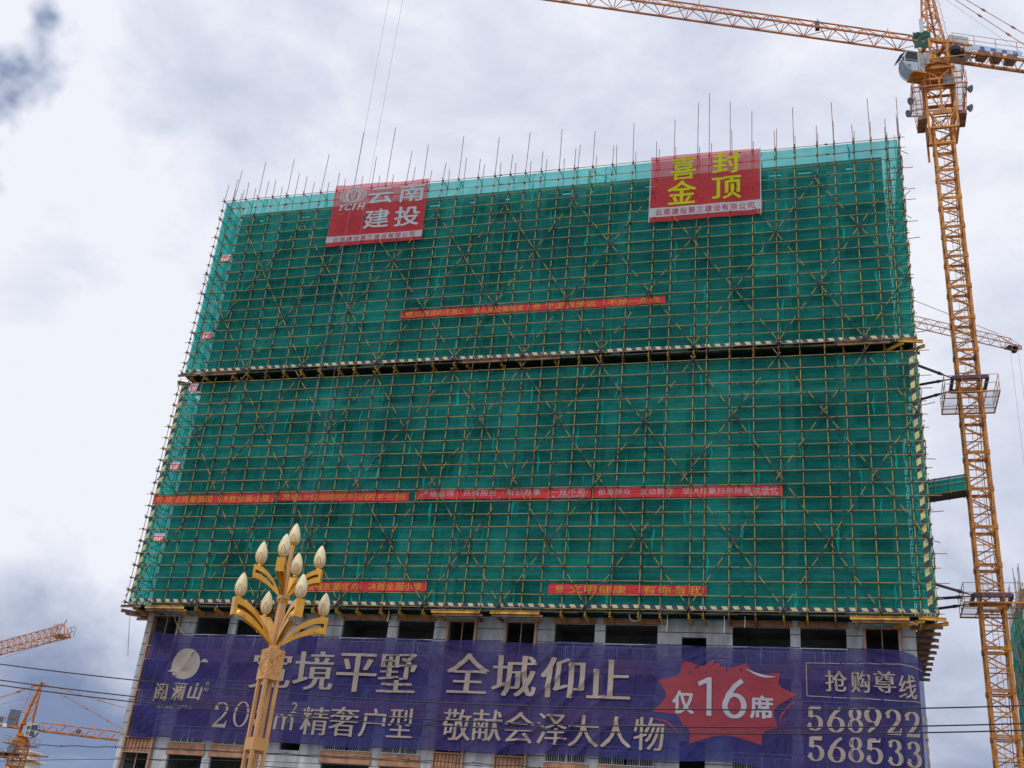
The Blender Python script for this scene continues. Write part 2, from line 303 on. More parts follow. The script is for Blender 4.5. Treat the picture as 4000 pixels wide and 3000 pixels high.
# ------------------------------------------------------------------ lettering
_G = {}
def glyph(ch, off):
    """outline of one character as triangles, in em units"""
    if (ch, off) in _G: return _G[(ch, off)]
    c = bpy.data.curves.new('glyph', 'FONT'); c.body = ch; c.offset = off; c.resolution_u = 3
    o = bpy.data.objects.new('glyph', c); COL.objects.link(o)
    me = bpy.data.meshes.new_from_object(o.evaluated_get(bpy.context.evaluated_depsgraph_get()))
    bm = bmesh.new(); bm.from_mesh(me); bmesh.ops.triangulate(bm, faces=bm.faces)
    for _ in range(4):
        es = [e for e in bm.edges if e.calc_length() > 0.13]
        if not es: break
        bmesh.ops.subdivide_edges(bm, edges=es, cuts=1); bmesh.ops.triangulate(bm, faces=bm.faces)
    bm.verts.ensure_lookup_table(); bm.verts.index_update()
    vs = [(v.co.x, v.co.y) for v in bm.verts]; fs = [tuple(v.index for v in f.verts) for f in bm.faces]
    bm.free(); bpy.data.objects.remove(o); bpy.data.curves.remove(c); bpy.data.meshes.remove(me)
    _G[(ch, off)] = (vs, fs); return vs, fs
def put(mb, ch, cx, cz, w, h, surf, gap=0.02, off=0.0, fat=(), shear=0.0):
    """one character fitted to the box (cx, cz, w, h) on the sheet surf(u, v)"""
    vs, fs = glyph(ch, off)
    if not vs: return
    x0 = min(v[0] for v in vs); x1 = max(v[0] for v in vs); z0 = min(v[1] for v in vs); z1 = max(v[1] for v in vs)
    for k, (dx, dz) in enumerate(((0, 0),) + tuple(fat)):
        pts = []
        for x, z in vs:
            a = (x-x0)/(x1-x0+1e-9)-0.5; b = (z-z0)/(z1-z0+1e-9)-0.5
            pts.append(surf(cx + a*w + dx*w + shear*b*h, cz + b*h + dz*h, gap + 0.0015*k))
        mb.add(pts, fs)
def line(mb, text, x0, x1, zc0, zc1, ch_h, surf, gap=0.02, off=0.0, fat=((0.014, 0), (-0.014, 0), (0, 0.01)), squeeze=0.94):
    """a line of text spread evenly from x0 to x1, its centre going from zc0 to zc1"""
    n = len(text); pit = (x1-x0)/n
    for i, ch in enumerate(text):
        if ch == ' ': continue
        vs, fs = glyph(ch, off)
        cx = x0+pit*(i+.5); cz = zc0+(zc1-zc0)*(i+.5)/n; sx = pit*squeeze; sz = ch_h
        for k, (dx, dz) in enumerate(((0, 0),) + tuple(fat)):
            mb.add([surf(cx+(x-.5+dx)*sx, cz+(z-.38+dz)*sz, gap+.0015*k) for x, z in vs], fs)
def ellring(mb, cx, cz, a, b, t, surf, gap, n=40, a0=0, a1=360):
    vs = []; m = n if a1-a0 < 360 else n
    for i in range(m+1):
        q = R(a0+(a1-a0)*i/m)
        for s_ in (1, 1-t): vs.append(surf(cx+a*s_*math.cos(q), cz+b*(s_ if b*t < .3 else s_)*math.sin(q), gap))
    mb.add(vs, [(2*i, 2*i+1, 2*i+3, 2*i+2) for i in range(m)])
def poly(mb, pts, surf, gap):
    mb.add([surf(x, z, gap) for x, z in pts], [tuple(range(len(pts)))])
def emblem(mb, cx, cz, w, h, surf, gap):
    """two nested ovals, side crescents and a stepped tower between them"""
    ellring(mb, cx, cz, w/2, h/2, .10, surf, gap); ellring(mb, cx, cz, w*.41, h*.42, .12, surf, gap)
    for s_ in (-1, 1):
        pts = []
        for i in range(13):
            q = R(-62+124*i/12); pts.append((cx+s_*w*.30*math.cos(q), cz+h*.40*math.sin(q)))
        for i in range(13):
            q = R(62-124*i/12); pts.append((cx+s_*(w*.05+w*.13*math.cos(q)), cz+h*.36*math.sin(q)))
        poly(mb, pts if s_ > 0 else pts[::-1], surf, gap)
    ellring(mb, cx, cz+h*.08, w*.16, h*.30, .30, surf, gap+.002, 16, 20, 160)
    for x_, h0, h1 in ((-.055, -.30, .22), (.055, -.30, .22), (0, -.34, .02)):
        poly(mb, [(cx+(x_-.016)*w, cz+h0*h), (cx+(x_+.016)*w, cz+h0*h), (cx+(x_+.016)*w, cz+h1*h), (cx+(x_-.016)*w, cz+h1*h)], surf, gap+.004)

# serif figures drawn as pen strokes: thick uprights, thin turns
def arc(cx, cz, rx_, rz_, a0, a1, n=14): return [(cx+rx_*math.cos(R(a0+(a1-a0)*i/n)), cz+rz_*math.sin(R(a0+(a1-a0)*i/n))) for i in range(n+1)]
DIG = {
 '0': [arc(.5, .5, .40, .47, 90, 450, 32)],
 '2': [arc(.47, .72, .33, .25, 165, -8, 16)+[(.76, .58), (.62, .42), (.40, .24), (.16, .06)]],
 '3': [arc(.44, .76, .28, .21, 160, -85, 16)+arc(.44, .28, .34, .26, 85, -165, 18)],
 '5': [[(.24, .95), (.20, .55)], arc(.44, .32, .36, .29, 128, -165, 22)],
 '6': [arc(.50, .31, .36, .28, 90, 450, 28), [(.80, .97), (.52, .82), (.28, .60), (.15, .34)]],
 '8': [arc(.5, .75, .29, .22, 90, 450, 26), arc(.5, .28, .37, .25, 90, 450, 26)],
 '9': [arc(.50, .69, .36, .28, 90, 450, 28), [(.20, .03), (.48, .18), (.72, .40), (.85, .66)]],
}
BALL = {'2': [(.20, .72)], '3': [(.21, .76), (.17, .26)], '5': [(.15, .26)], '6': [], '9': [], '0': [], '8': []}
def figure(mb, ch, cx, cz, w, h, surf, gap, thick=.29, thin=.065):
    for k, pts in enumerate(DIG[ch]):
        vs = []; n = len(pts)
        for i, (x, z) in enumerate(pts):
            a = pts[max(0, i-1)]; b = pts[min(n-1, i+1)]
            if math.hypot(pts[0][0]-pts[-1][0], pts[0][1]-pts[-1][1]) < 1e-6 and i in (0, n-1): a = pts[-2]; b = pts[1]
            dx, dz = (b[0]-a[0])*w, (b[1]-a[1])*h; l = math.hypot(dx, dz)+1e-9
            t = thin+(thick-thin)*abs(dz/l)**1.3
            nx, nz_ = -dz/l*t/2*w*.9, dx/l*t/2*w*.9
            X, Z = cx+(x-.5)*w, cz+(z-.5)*h
            vs += [surf(X+nx, Z+nz_, gap+.002*k), surf(X-nx, Z-nz_, gap+.002*k)]
        mb.add(vs, [(2*i, 2*i+1, 2*i+3, 2*i+2) for i in range(n-1)])
    for (x, z) in BALL[ch]:
        poly(mb, [(cx+(x-.5)*w+.11*w*math.cos(q*.524), cz+(z-.5)*h+.11*w*math.sin(q*.524)) for q in range(12)], surf, gap+.006)
    if ch == '2':
        poly(mb, [(cx+(x-.5)*w, cz+(z-.5)*h) for x, z in ((.08, .0), (.88, .0), (.93, .27), (.87, .27), (.80, .14), (.16, .11))], surf, gap+.006)
    if ch == '5':
        poly(mb, [(cx+(x-.5)*w, cz+(z-.5)*h) for x, z in ((.21, .83), (.80, .83), (.84, .99), (.21, .99))], surf, gap+.006)

# ------------------------------------------------------------------ ground
g = MB(); g.grid(lambda u, v: (u, v, 0.0), -1500, 1500, 30, -600, 2400, 30); gr = g.build('ground', M['ground'], kind='structure')

# ------------------------------------------------------------------ the building under construction
F = [11.35+3.03*k for k in range(-3, 14)]
FRAMED = [(-45.73, -43.69), (-24.13, -22.30), (-20.26, -18.35), (1.35, 3.22)]
OPEN = [(-42.46, -39.91), (-39.35, -36.10), (-31.56, -28.32), (-27.62, -25.12), (-17.16, -14.60), (-13.95, -10.71), (-6.22, -2.86), (-2.28, 0.32)]
SMALL = [(-34.59, -33.18), (-9.24, -7.76)]
XL, XR, YF, YB = -46.32, 4.14, 67.5, 79.5
bld = thing('concrete_building', 'unfinished grey concrete tower block wrapped in green scaffold netting above its open lower storeys', 'building', ((XL+XR)/2, 73, 0))
w = MB(); w.mi = 0
cols_ = sorted([(a, b, 'f') for a, b in FRAMED]+[(a, b, 'o') for a, b in OPEN]+[(a, b, 's') for a, b in SMALL])
for k, f in enumerate(F):
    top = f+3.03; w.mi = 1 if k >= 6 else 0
    x = XL
    for a, b, t in cols_+[(XR, XR, 'e')]:
        w.add([(x, YF, f), (a, YF, f), (a, YF, top), (x, YF, top)], [(0, 1, 2, 3)])
        if t == 'e': break
        h0, h1 = {'f': (f+0.35, f+2.47), 'o': (f+0.10, f+2.44), 's': (f-0.15+0.2, f+1.73)}[t]
        for z0, z1 in ((f, h0), (h1, top)): w.add([(a, YF, z0), (b, YF, z0), (b, YF, z1), (a, YF, z1)], [(0, 1, 2, 3)])
        d = YF+0.24
        w.add([(a, YF, h0), (b, YF, h0), (b, YF, h1), (a, YF, h1), (a, d, h0), (b, d, h0), (b, d, h1), (a, d, h1)], [(0, 1, 5, 4), (2, 3, 7, 6), (1, 2, 6, 5), (3, 0, 4, 7)])
        x = b
zt = F[-1]+3.03-0.6
w.mi = 0; w.add([(XL, YF, 0), (XR, YF, 0), (XR, YF, F[0]), (XL, YF, F[0])], [(0, 1, 2, 3)])
for (x0, y0, x1, y1) in ((XR, YF, XR, YB), (XR, YB, XL, YB), (XL, YB, XL, YF)):
    w.add([(x0, y0, 0), (x1, y1, 0), (x1, y1, zt), (x0, y0, zt)], [(0, 1, 2, 3)])
w.build('wall', [M['concrete'], M['shadedraw']], bld)
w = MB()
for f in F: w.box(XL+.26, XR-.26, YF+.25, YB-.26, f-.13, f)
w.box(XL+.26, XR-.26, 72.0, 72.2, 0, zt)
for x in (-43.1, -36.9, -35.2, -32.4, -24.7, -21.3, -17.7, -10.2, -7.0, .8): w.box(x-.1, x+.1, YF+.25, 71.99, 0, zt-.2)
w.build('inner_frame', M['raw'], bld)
w = MB(); w.box(XL+.05, XR-.05, YF+.25, YB-.05, zt-.25, zt-.06); w.build('roof_slab', M['raw'], bld)
w = MB()     # ragged top of the newest storey: parapet stubs and column starters
rr = random.Random(3)
x = XL+.3
while x < XR-1:
    l = rr.uniform(.8, 2.6); w.box(x, min(x+l, XR-.1), YF+.02, YF+.22, zt-.1, zt+rr.choice((.05, .12, .22, .35)))
    if rr.random() < .4: w.lathe((x+l/2, YF+.5, zt), [(.35, 0), (.38, .3), (.3, .55), (.05, .65)], 10)
    for q in range(3):
        if rr.random() < .5: w.tube((x+q*.18, YF+.6, zt), (x+q*.18+rr.uniform(-.03, .03), YF+.6, zt+rr.uniform(.7, 1.7)), .014, 4)
    x += l+rr.uniform(.1, 1.0)
w.build('rebar_stub', M['raw'], bld, kind='stuff')
VIS = range(1, 6)           # storeys below and just behind the foot of the scaffold
for k in VIS:
    f = F[k]
    for a, b in OPEN:
        l = MB(); l.box(a-.12, b+.12, YF-.10, YF-.002, f+2.44, f+2.79); l.box(a-.06, b+.06, YF-.16, YF-.002, f+2.793, f+3.15); l.build('lintel_beam', M['brown'], bld)
        r_ = MB(); z0 = f+.12
        for z in (z0+.06, z0+1.08): r_.bar((a-.04, YF-.06, z), (b+.04, YF-.06, z), .045, .05)
        r_.bar((a, YF-.06, z0+.86), (b, YF-.06, z0+.86), .03, .03)
        n = int((b-a)/.13)
        for i in range(n+1):
            xx = a+(b-a)*i/n; r_.bar((xx, YF-.06, z0+.06), (xx, YF-.06, z0+.86), .022 if i % 6 else .05)
        for xx in (a+.02, (a+b)/2, b-.02): r_.bar((xx, YF-.06, z0), (xx, YF-.06, z0+1.08), .05)
        r_.build('railing', M['rail'], bld)
    for a, b in FRAMED:
        fr = MB(); y0 = YF-.26
        for xx in (a-.02, b+.02): fr.box(xx-.07, xx+.07, y0, YF-.002, f-.558, f+2.468)
        fr.box(a+.05, b-.05, y0+.01, YF-.002, f+2.39, f+2.468); fr.box(a+.05, b-.05, y0+.01, YF-.002, f+.30, f+.38)
        fo = fr.build('window_frame', M['brownframe'], bld)
        mu = MB(); mu.box((a+b)/2-.025, (a+b)/2+.025, YF-.06, YF-.01, f+.382, f+2.386); mu.build('mullion', M['brownframe'], fo)
        lv = MB(); lv.box(a+.052, b-.052, YF-.08, YF-.003, f-.558, f+.298)
        for i in range(7):
            xx = a+.2+(b-a-.4)*i/6; lv.box(xx-.05, xx+.05, YF-.16, YF-.081, f-.5, f+.27)
        lv.build('spandrel_panel', M['brown'], fo)

# ------------------------------------------------------------------ scaffolds
COLS = [-47.37, -46.48, -45.43, -44.31, -42.98, -41.72, -40.2, -38.70, -37.33, -35.85, -34.3, -33.1, -31.4, -29.97, -28.34, -27.04, -25.45, -24.1, -22.87, -21.67, -20.42, -19.03, -17.85, -16.45, -14.94, -13.4, -11.66, -10.36, -8.64, -7.80, -6.29, -4.75, -3.14, -1.81, -.25, .92, 2.22, 3.4, 4.42, 5.31]
OUTZ = [55.79, 57.24, 55.89, 57.85, 55.89, 57.85, 55.94, 57.92, 55.97, 59.91, 57.19, 60.06, 57.43, 57.87, 55.9, 58.38, 55.95, 57.89, 56.05, 58.04, 56.05, 58.04, 56.0, 57.48, 55.94, 57.89, 55.9, 57.82, 59.21, 59.97, 59.03, 57.89, 55.81, 57.8, 55.92, 57.9, 55.72, 57.93, 55.93, 57.75]
NODES = [-52.9, -47.5, -42.0, -37.33, -31.37, -25.5, -20.42, -14.94, -8.65, -3.14, 2.2, 7.9, 13.2]
YO, YI = 66.0, 67.0
tr = random.Random(11)
def scaffold(zb, zt, n, label, upper):
    t = thing('scaffold', label, 'scaffold', (-21, 66.5, zb), 'scaffold tiers on the tower block')
    dz = (zt-zb)/n; rows = [zb+dz*i for i in range(n+1)]
    for ci, x in enumerate(COLS):
        for inner in (0, 1):
            if inner and ci % 2 and not upper and ci not in (1, 38): continue
            y = YI if inner else YO; m = MB()
            dx = x+tr.uniform(-.06, .06)+(.05 if inner else 0)
            if not inner: dx = x
            zlow = zb-.28 if not inner else zb-.1
            ztop = zt+tr.uniform(.25, .8) if not upper else zt+.04
            m.tube((dx, y, zlow), (dx+(0 if upper else tr.uniform(-.03, .03)), y, ztop), .028, 6)
            m.mi = 1
            if not inner:
                for i, z in enumerate(rows):
                    m.box(dx-.055, dx+.055, YO-.085, YO+.05, z-.05, z+.055)
                    if i % 2 == (0 if upper else 1) or i in (0,):
                        zz = z+.075; m.tube((dx+.05, YO-tr.uniform(.22, .42), zz), (dx+.05, YI+.12, zz+.01), .027, 5)
                z = zb+tr.uniform(2, 5)
                while z < zt: m.box(dx-.045, dx+.045, YO-.045, YO+.045, z-.10, z+.10); z += 6
            else:
                for z in rows[::2]: m.box(dx-.05, dx+.05, YI-.05, YI+.05, z-.05, z+.05)
            m.mi = 2
            if upper:
                zs = (OUTZ[ci] if not inner else tr.uniform(55.85, 56.2) if tr.random() < .85 else tr.uniform(56.5, 57.2))
                m.tube((dx, y, zt+.04), (dx+tr.uniform(-.08, .08), y, zs), .027, 5)
            m.build('upright', [M['pole'], M['coupler'], M['spike']], t)
    for i, z in enumerate(rows):
        m = MB(); a = COLS[0]-tr.uniform(.10, .35); b = COLS[-1]+tr.choice((.12, .2, .35, .75))
        p = a
        while p < b:                      # 6 m tubes with sleeve joints, each laid slightly off level
            q = min(p+6, b); m.mi = 0; m.tube((p, YO-.064, z+tr.uniform(-.018, .018)), (q, YO-.064, z+tr.uniform(-.018, .018)), .025, 6)
            m.mi = 1
            if q < b: m.box(q-.10, q+.10, YO-.105, YO-.03, z-.045, z+.045)
            p = q
        m.build('ledger', [M['pole'], M['coupler']], t)
        if i % 2 == 0 or i >= n-2:
            m = MB(); m.tube((COLS[0]+.7, YI+.06, z-.02), (COLS[-1]-.7, YI+.06, z-.02), .022, 5); m.build('ledger', M['coupler'], t)
    # long diagonal braces
    for i in range(1, len(NODES)-1):
        for s in (-1, 1):
            if upper:
                j = i+s; k2 = i+2*s
                xt = (NODES[j]+NODES[k2])/2 if 0 <= k2 < len(NODES) else NODES[j]+s*2.8
                p, q = (NODES[i], zb+.1), (xt, zb+13.0)
            else:
                k2 = i+2*s
                if not 0 <= k2 < len(NODES): continue
                p, q = (NODES[k2], zb+.05), (NODES[i], zt+.05)
            ov = .035
            p = (p[0]-(q[0]-p[0])*ov*.2, p[1]); d = (q[0]-p[0], q[1]-p[1])
            t0, t1 = 0.0, 1+ov*tr.random()
            for lim, sg in ((COLS[0], 1), (COLS[-1], -1)):
                if abs(d[0]) < 1e-6: continue
                tt = (lim-p[0])/d[0]
                if d[0]*sg > 0: t0 = max(t0, tt)
                else: t1 = min(t1, tt)
            if t1-t0 < .06: continue
            y = YO-.125 if s > 0 else YO-.165
            P = lambda u, o=0.0: (p[0]+d[0]*u, y-o, p[1]+d[1]*u)
            m = MB(); m.mi = 0; L_ = math.hypot(*d); step = 6.0/L_; u = t0; k = 0
            while u < t1:
                e = min(u+step+.8/L_, t1); o = .06*(k % 2); m.mi = 0; m.tube(P(u, o), P(e, o), .027, 6); m.mi = 1
                for uu in (u+.1/L_, u+.45/L_): m.tube(P(uu, o-.03), P(uu+.09/L_, o-.03), .055, 6)
                u += step; k += 1
            for uu in ((0, .25, .5, .75, 1) if not upper else (0, 1/3, 2/3, 1)):      # coupler knots where the braces cross
                if t0 <= uu <= t1: m.mi = 1; m.tube(P(uu-.22/L_, .02), P(uu+.22/L_, .02), .062, 6)
            m.build('brace', [M['brace'], M['coupler']], t)
    # return sides
    for xo, xi in ((COLS[0], COLS[0]+.72), (COLS[-1], COLS[-1]-.72)):
        m = MB(); ys = [66.02, 67.05, 68.5, 70.0, 71.5, 73.0, 74.5, 76.0, 77.5, 79.0, 80.4, 81.2]
        sgn = -1 if xo < 0 else 1
        for iy, y in enumerate(ys[1:]):
            m.mi = 0; m.tube((xo, y, zb-.2), (xo, y, zt), .03, 5)
            m.tube((xi, y, zb-.1), (xi, y, zt), .03, 5); m.mi = 2
            if upper: m.tube((xo, y, zt), (xo, y, zt+(tr.uniform(1.6, 2.0) if iy % 2 else tr.uniform(2.6, 3.8))), .026, 5); m.tube((xi, y, zt), (xi, y, zt+tr.uniform(.9, 1.8)), .026, 5)
            m.mi = 1
            for i, z in enumerate(rows):
                if i % 2 == 0: m.tube((xo+sgn*tr.uniform(.1, .3), y, z+.06), (xi-sgn*.25, y, z+.06), .026, 5)
        for i, z in enumerate(rows):
            m.mi = 0; m.tube((xo, 65.85, z+.03), (xo, 81.3, z+.03), .028, 5)
            if i % 2 == 0: m.tube((xi, 66.2, z), (xi, 81.3, z), .028, 5)
        m.mi = 1
        for i in range(0, n-3, 4):
            m.tube((xo+.1, 66.1, rows[i]), (xo+.1, 71.5, rows[i+4]), .028, 5); m.tube((xo+.1, 71.5, rows[i]), (xo+.1, 66.1, rows[i+4]), .028, 5)
        for z in rows[1::2]:
            if sgn > 0 and tr.random() < .6: m.tube((xo-.1, tr.uniform(66, 67), z+.02), (xo+tr.uniform(.35, .9), tr.uniform(66, 67), z+.03), .024, 5)
        m.build('side_frame', [M['pole'], M['coupler'], M['spike']], t)
    # deck, cantilever beams
    zc = zb-.40
    m = MB()
    x = COLS[0]+.15
    while x < COLS[-1]-.2:
        l = tr.uniform(1.2, 2.4); m.box(x, min(x+l-.02, COLS[-1]-.1), YO+.14, YI+.32, zb-.16+tr.uniform(-.03, .03), zb-.11+.03); x += l
    m.box(COLS[0]+.1, COLS[0]+.9, 67.4, 81, zb-.15, zb-.1); m.box(COLS[-1]-.95, COLS[-1]-.1, 67.4, 81, zb-.15, zb-.1)
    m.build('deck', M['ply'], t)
    heads = [(-45.5, -42.5), (-24.8, -21.6), (-20.9, -17.75), (0.55, 3.75)]
    bm_ = M['rustbeam'] if upper else M['beam']
    for a, b in heads:
        m = MB(); m.ibeam((a, YO-.32, zc+.03), (b, YO-.32, zc+.03), .12, .20); m.build('header_beam', bm_ if not upper or a > -30 else M['rustbeam'], t)
        if not upper:
            m = MB(); m.box(a+.1, b+.2, YO-.28, YO-.20, zc-.22, zc-.09); m.build('timber', M['rustbeam'], t)
    cx = [x for x in COLS[1:-1] if not any(a-.1 < x < b+.1 for a, b in heads)]+[v for h in heads for v in (h[0]+.35, h[1]-.35)]
    for x in cx:
        m = MB(); m.ibeam((x, YO-.22, zc-.17 if any(abs(x-v) < .4 for h in heads for v in h) else zc), (x, YF+.05, zc-.02), .11, .20); m.build('cantilever_beam', M['beam'] if tr.random() < .7 else M['rustbeam'], t)
    for ye in (66.66, 67.46):
        m = MB(); m.ibeam((COLS[0]-.65, ye, zc+.03), (XL+1.0, ye+1.5, zc-.05), .13, .22); m.build('cantilever_beam', M['rustbeam'], t)
    m = MB(); m.ibeam((COLS[0]-.1, 65.75, zc+.08), (-45.9, 65.75, zc+.08), .1, .16); m.build('cantilever_beam', M['rustbeam'], t)
    for a_, b_ in (((2.6, 67.6), (4.55, 65.72)), ((3.4, 67.9), (5.85, 66.25))):
        m = MB(); m.ibeam((a_[0], a_[1], zc-.05), (b_[0], b_[1], zc-.05), .12, .2); m.build('cantilever_beam', M['beam'], t)
    m = MB(); m.ibeam((4.25, YO-.3, zc+.1), (5.72, YO-.1, zc+.06), .12, .2); m.build('header_beam', M['beam'], t)
    for s_, xa, xb in ((1, 3.9, 5.62), (-1, XL+.1, -48.0)):
        for i in range(10):
            y = 67.3+1.45*i; m = MB(); m.ibeam((xa, y, zc), (xb+tr.uniform(-.08, .08), y, zc), .11, .19); m.build('cantilever_beam', M['rustbeam'], t)
    # toe boards
    m = MB(); m.grid(lambda u, v: (u, YO+.043+.006*math.sin(u*1.7)-.003, zb+.10+v+.018*math.sin(u*.9)+.012*math.sin(u*3.1)), COLS[0]+.22, COLS[-1]-.05, 90, 0, .21, 1); m.build('toe_board', M['toe'], t)
    if not upper:
        m = MB(); m.grid(lambda u, v: (COLS[0]+.24+u+.02*math.sin(v*2.3), YO+.05, v), 0, .27, 1, zb+.4, zt-.1, 40); m.build('corner_strip', M['toevl'], t)
        m = MB(); m.grid(lambda u, v: (COLS[-1]-.50+u+.015*math.sin(v*2.1), YO+.05, v), 0, .27, 1, zb+.4, zt-.1, 40); m.build('corner_strip', M['toev'], t)
    return t, rows
LOW = scaffold(20.35, 37.24, 19, 'lower tier of yellow tube scaffolding with striped corner strips, standing above the open storeys', False)
UPP = scaffold(38.17, 54.11, 18, 'upper tier of yellow tube scaffolding whose bare rusty tubes stick up into the sky', True)

# ------------------------------------------------------------------ safety nets
nr = random.Random(5)
def net(rows, label, zlo):
    t = thing('safety_net', label, 'safety net', (-21, 66.1, rows[0]), 'green nets on the scaffold')
    def surf(x, z, zr0, zr1):
        n = noise.noise(Vector((x*.7, z*.9, 3.1)))*.05+noise.noise(Vector((x*2.3+z*1.6, z*2.2-x*.9, 9.0)))*.035
        return YO+.085+abs(n)+.03*math.sin(math.pi*min(1, max(0, (z-zr0)/(zr1-zr0))))
    zs = [zlo]+[rows[i] for i in range(2, len(rows), 2)]
    if zs[-1] < rows[-1]-.1: zs.append(rows[-1])
    for r_ in range(len(zs)-1):
        z0, z1 = zs[r_], zs[r_+1]
        x = COLS[0]+.27; k = 0
        first = nr.uniform(2.2, 6)
        while x < COLS[-1]-.15:
            wd = first if k == 0 else nr.uniform(5.3, 6.1); xe = min(x+wd, COLS[-1]-.13)
            if COLS[-1]-xe < 1.2: xe = COLS[-1]-.13
            m = MB(); nx = max(4, int((xe-x)/.3)); m.grid(lambda u, v: (u, surf(u, v, z0, z1), v), x, xe, nx, z0, z1-.01, 7)
            m.build('net_panel', M['net'], t, smooth=True)
            if xe < COLS[-1]-.5:                               # overlapping seam, a gathered double layer
                m = MB(); ph = nr.uniform(0, 6); wd_ = nr.uniform(.05, .13); sl = nr.uniform(-.12, .12)
                m.grid(lambda u, v: (xe+sl*((v-z0)/(z1-z0)-.5)+.03*math.sin(v*6+ph)+(u-.5)*wd_*(1+.6*math.sin(v*3.3+ph)), YO+.07+.02*math.sin(u*3.1), v), 0, 1, 3, z0+.03, z1-.05, 9)
                m.build('seam', M['netfold'], t, smooth=True)
            x = xe; k += 1
    for xs, nm in ((COLS[0]+.10, 0), (COLS[-1]-.07, 1)):       # nets round the two short sides
        m = MB(); m.grid(lambda u, v: (xs+.04*noise.noise(Vector((u, v, 7))), u, v), YO+.2, 81, 24, zlo, rows[-1], 30); m.build('side_net', M['net'], t, smooth=True)
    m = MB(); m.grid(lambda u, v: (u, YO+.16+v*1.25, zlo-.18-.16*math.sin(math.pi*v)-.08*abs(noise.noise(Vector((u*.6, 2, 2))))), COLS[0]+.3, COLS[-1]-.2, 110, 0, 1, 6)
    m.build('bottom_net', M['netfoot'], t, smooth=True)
    return t
net(LOW[1], 'green mesh netting hung inside the lower scaffold tier, floors 7 to 12', 20.45)
net(UPP[1], 'green mesh netting hung inside the upper scaffold tier, its top edge letting the sky through', 38.27)

# ------------------------------------------------------------------ banners
def sheet(name, quad, m, label, cat, group, y, rip, nx, nz):
    (xa, za), (xb, zb_), (xc, zc), (xd, zd) = quad           # TL TR BR BL
    def uv(s, v):
        l = (xd+(xa-xd)*v, zd+(za-zd)*v); r = (xc+(xb-xc)*v, zc+(zb_-zc)*v)
        x, z = l[0]+(r[0]-l[0])*s, l[1]+(r[1]-l[1])*s
        h_ = abs(za-zd); e = (v-.5)*2                      # edges sag a little between the ties
        z -= (.025 if h_ < 1 else .07)*abs(e)*(.5+noise.noise(Vector((x*.9, 3.3, e))))*(1 if e > 0 else -.6)
        x += (.0 if h_ < 1 else .06)*(2*s-1)*noise.noise(Vector((z*1.1, 5.5, s)))
        return x, z
    def surf(x, z, gap=0): return (x, y+rip(x, z)-gap, z)
    b = MB(); b.grid(lambda s, v: surf(*uv(s, v)), 0, 1, nx, 0, 1, nz)
    o = b.build(name, m, smooth=True); tag(o, label, cat, group); LOC[o.name] = o.location.copy()
    return o, surf, uv
def rip_big(x, z): return .05*noise.noise(Vector((x*.55+z*.35, z*.3-x*.3, 1.7)))+.03*noise.noise(Vector((x*1.3, z*.9, 8)))
def rip_strip(x, z): return .012*noise.noise(Vector((x*.8, z*3.0, 4.2)))
grp_big = 'large red banners on the upper scaffold'
# (1) silver lettering and emblem
o, sf, uv = sheet('banner', [(-37.32, 54.51), (-29.39, 54.36), (-29.32, 48.63), (-37.21, 48.62)], M['red'],
    'large red banner with a silver oval emblem and four big silver characters', 'banner', grp_big, 65.80, rip_big, 40, 30)
b = MB()
for ch, bx in {'云': (-33.26, 53.11, 2.02, 1.49), '南': (-30.67, 53.14, 2.05, 1.68), '建': (-33.31, 50.94, 2.06, 1.72), '投': (-30.77, 50.92, 2.03, 1.77)}.items():
    put(b, ch, *bx, sf, .02, 0, fat=((.022, 0), (-.022, 0), (0, .014), (0, -.014)))
for i, ch in enumerate('YCIH'):
    put(b, ch, -36.5+.56*i+(-.04 if i == 2 else 0), 52.25, .16 if ch == 'I' else .50, .62, sf, .02, .02, fat=((.06, 0),), shear=.28)
b.build('lettering', M['silver_c'], o); b = MB(); emblem(b, -35.66, 53.38, 2.3, 1.45, sf, .02); b.build('emblem', M['silver_c'], o)
b = MB(); b.grid(lambda s, v: sf(-37.28+s*7.95, 48.93+v*.56+(.07*(1-s)), .012), 0, 1, 40, 0, 1, 3); b.build('white_band', M['white_c'], o)
b = MB(); line(b, '云南建投第三建设有限公司', -36.75, -29.85, 49.22, 49.22, .50, sf, .026, fat=(), squeeze=.88); b.build('band_lettering', M['red_c'], o)
# (2) yellow-green characters
o, sf, uv = sheet('banner', [(-12.04, 54.35), (-4.15, 54.28), (-4.09, 48.52), (-11.98, 48.49)], M['red'],
    'large red banner with four big yellow-green characters, nearer the crane', 'banner', grp_big, 65.80, rip_big, 40, 30)
b = MB()
for ch, bx in {'喜': (-9.62, 53.06, 1.77, 2.01), '封': (-6.54, 53.23, 1.93, 1.93), '金': (-9.7, 50.93, 2.0, 2.03), '顶': (-6.53, 50.99, 2.0, 1.94)}.items():
    put(b, ch, *bx, sf, .02, 0, fat=((.022, 0), (-.022, 0), (0, .014), (0, -.014)))
b.build('lettering', M['lime_c'], o)
b = MB(); b.grid(lambda s, v: sf(-12.0+s*7.9, 48.92+v*.80, .012), 0, 1, 40, 0, 1, 3); b.build('white_band', M['white_c'], o)
b = MB(); line(b, '云南建投第三建设有限公司', -11.6, -4.55, 49.32, 49.3, .58, sf, .026, fat=(), squeeze=.88); b.build('band_lettering', M['red_c'], o)
b = MB(); b.grid(lambda s, v: sf(-12.03+s*.07, 48.5+v*5.85, .01), 0, 1, 1, 0, 1, 16); b.build('white_hem', M['white_c'], o); b = MB(); b.grid(lambda s, v: sf(-4.18+s*.07, 48.53+v*5.75, .01), 0, 1, 1, 0, 1, 16); b.build('white_hem', M['white_c'], o)
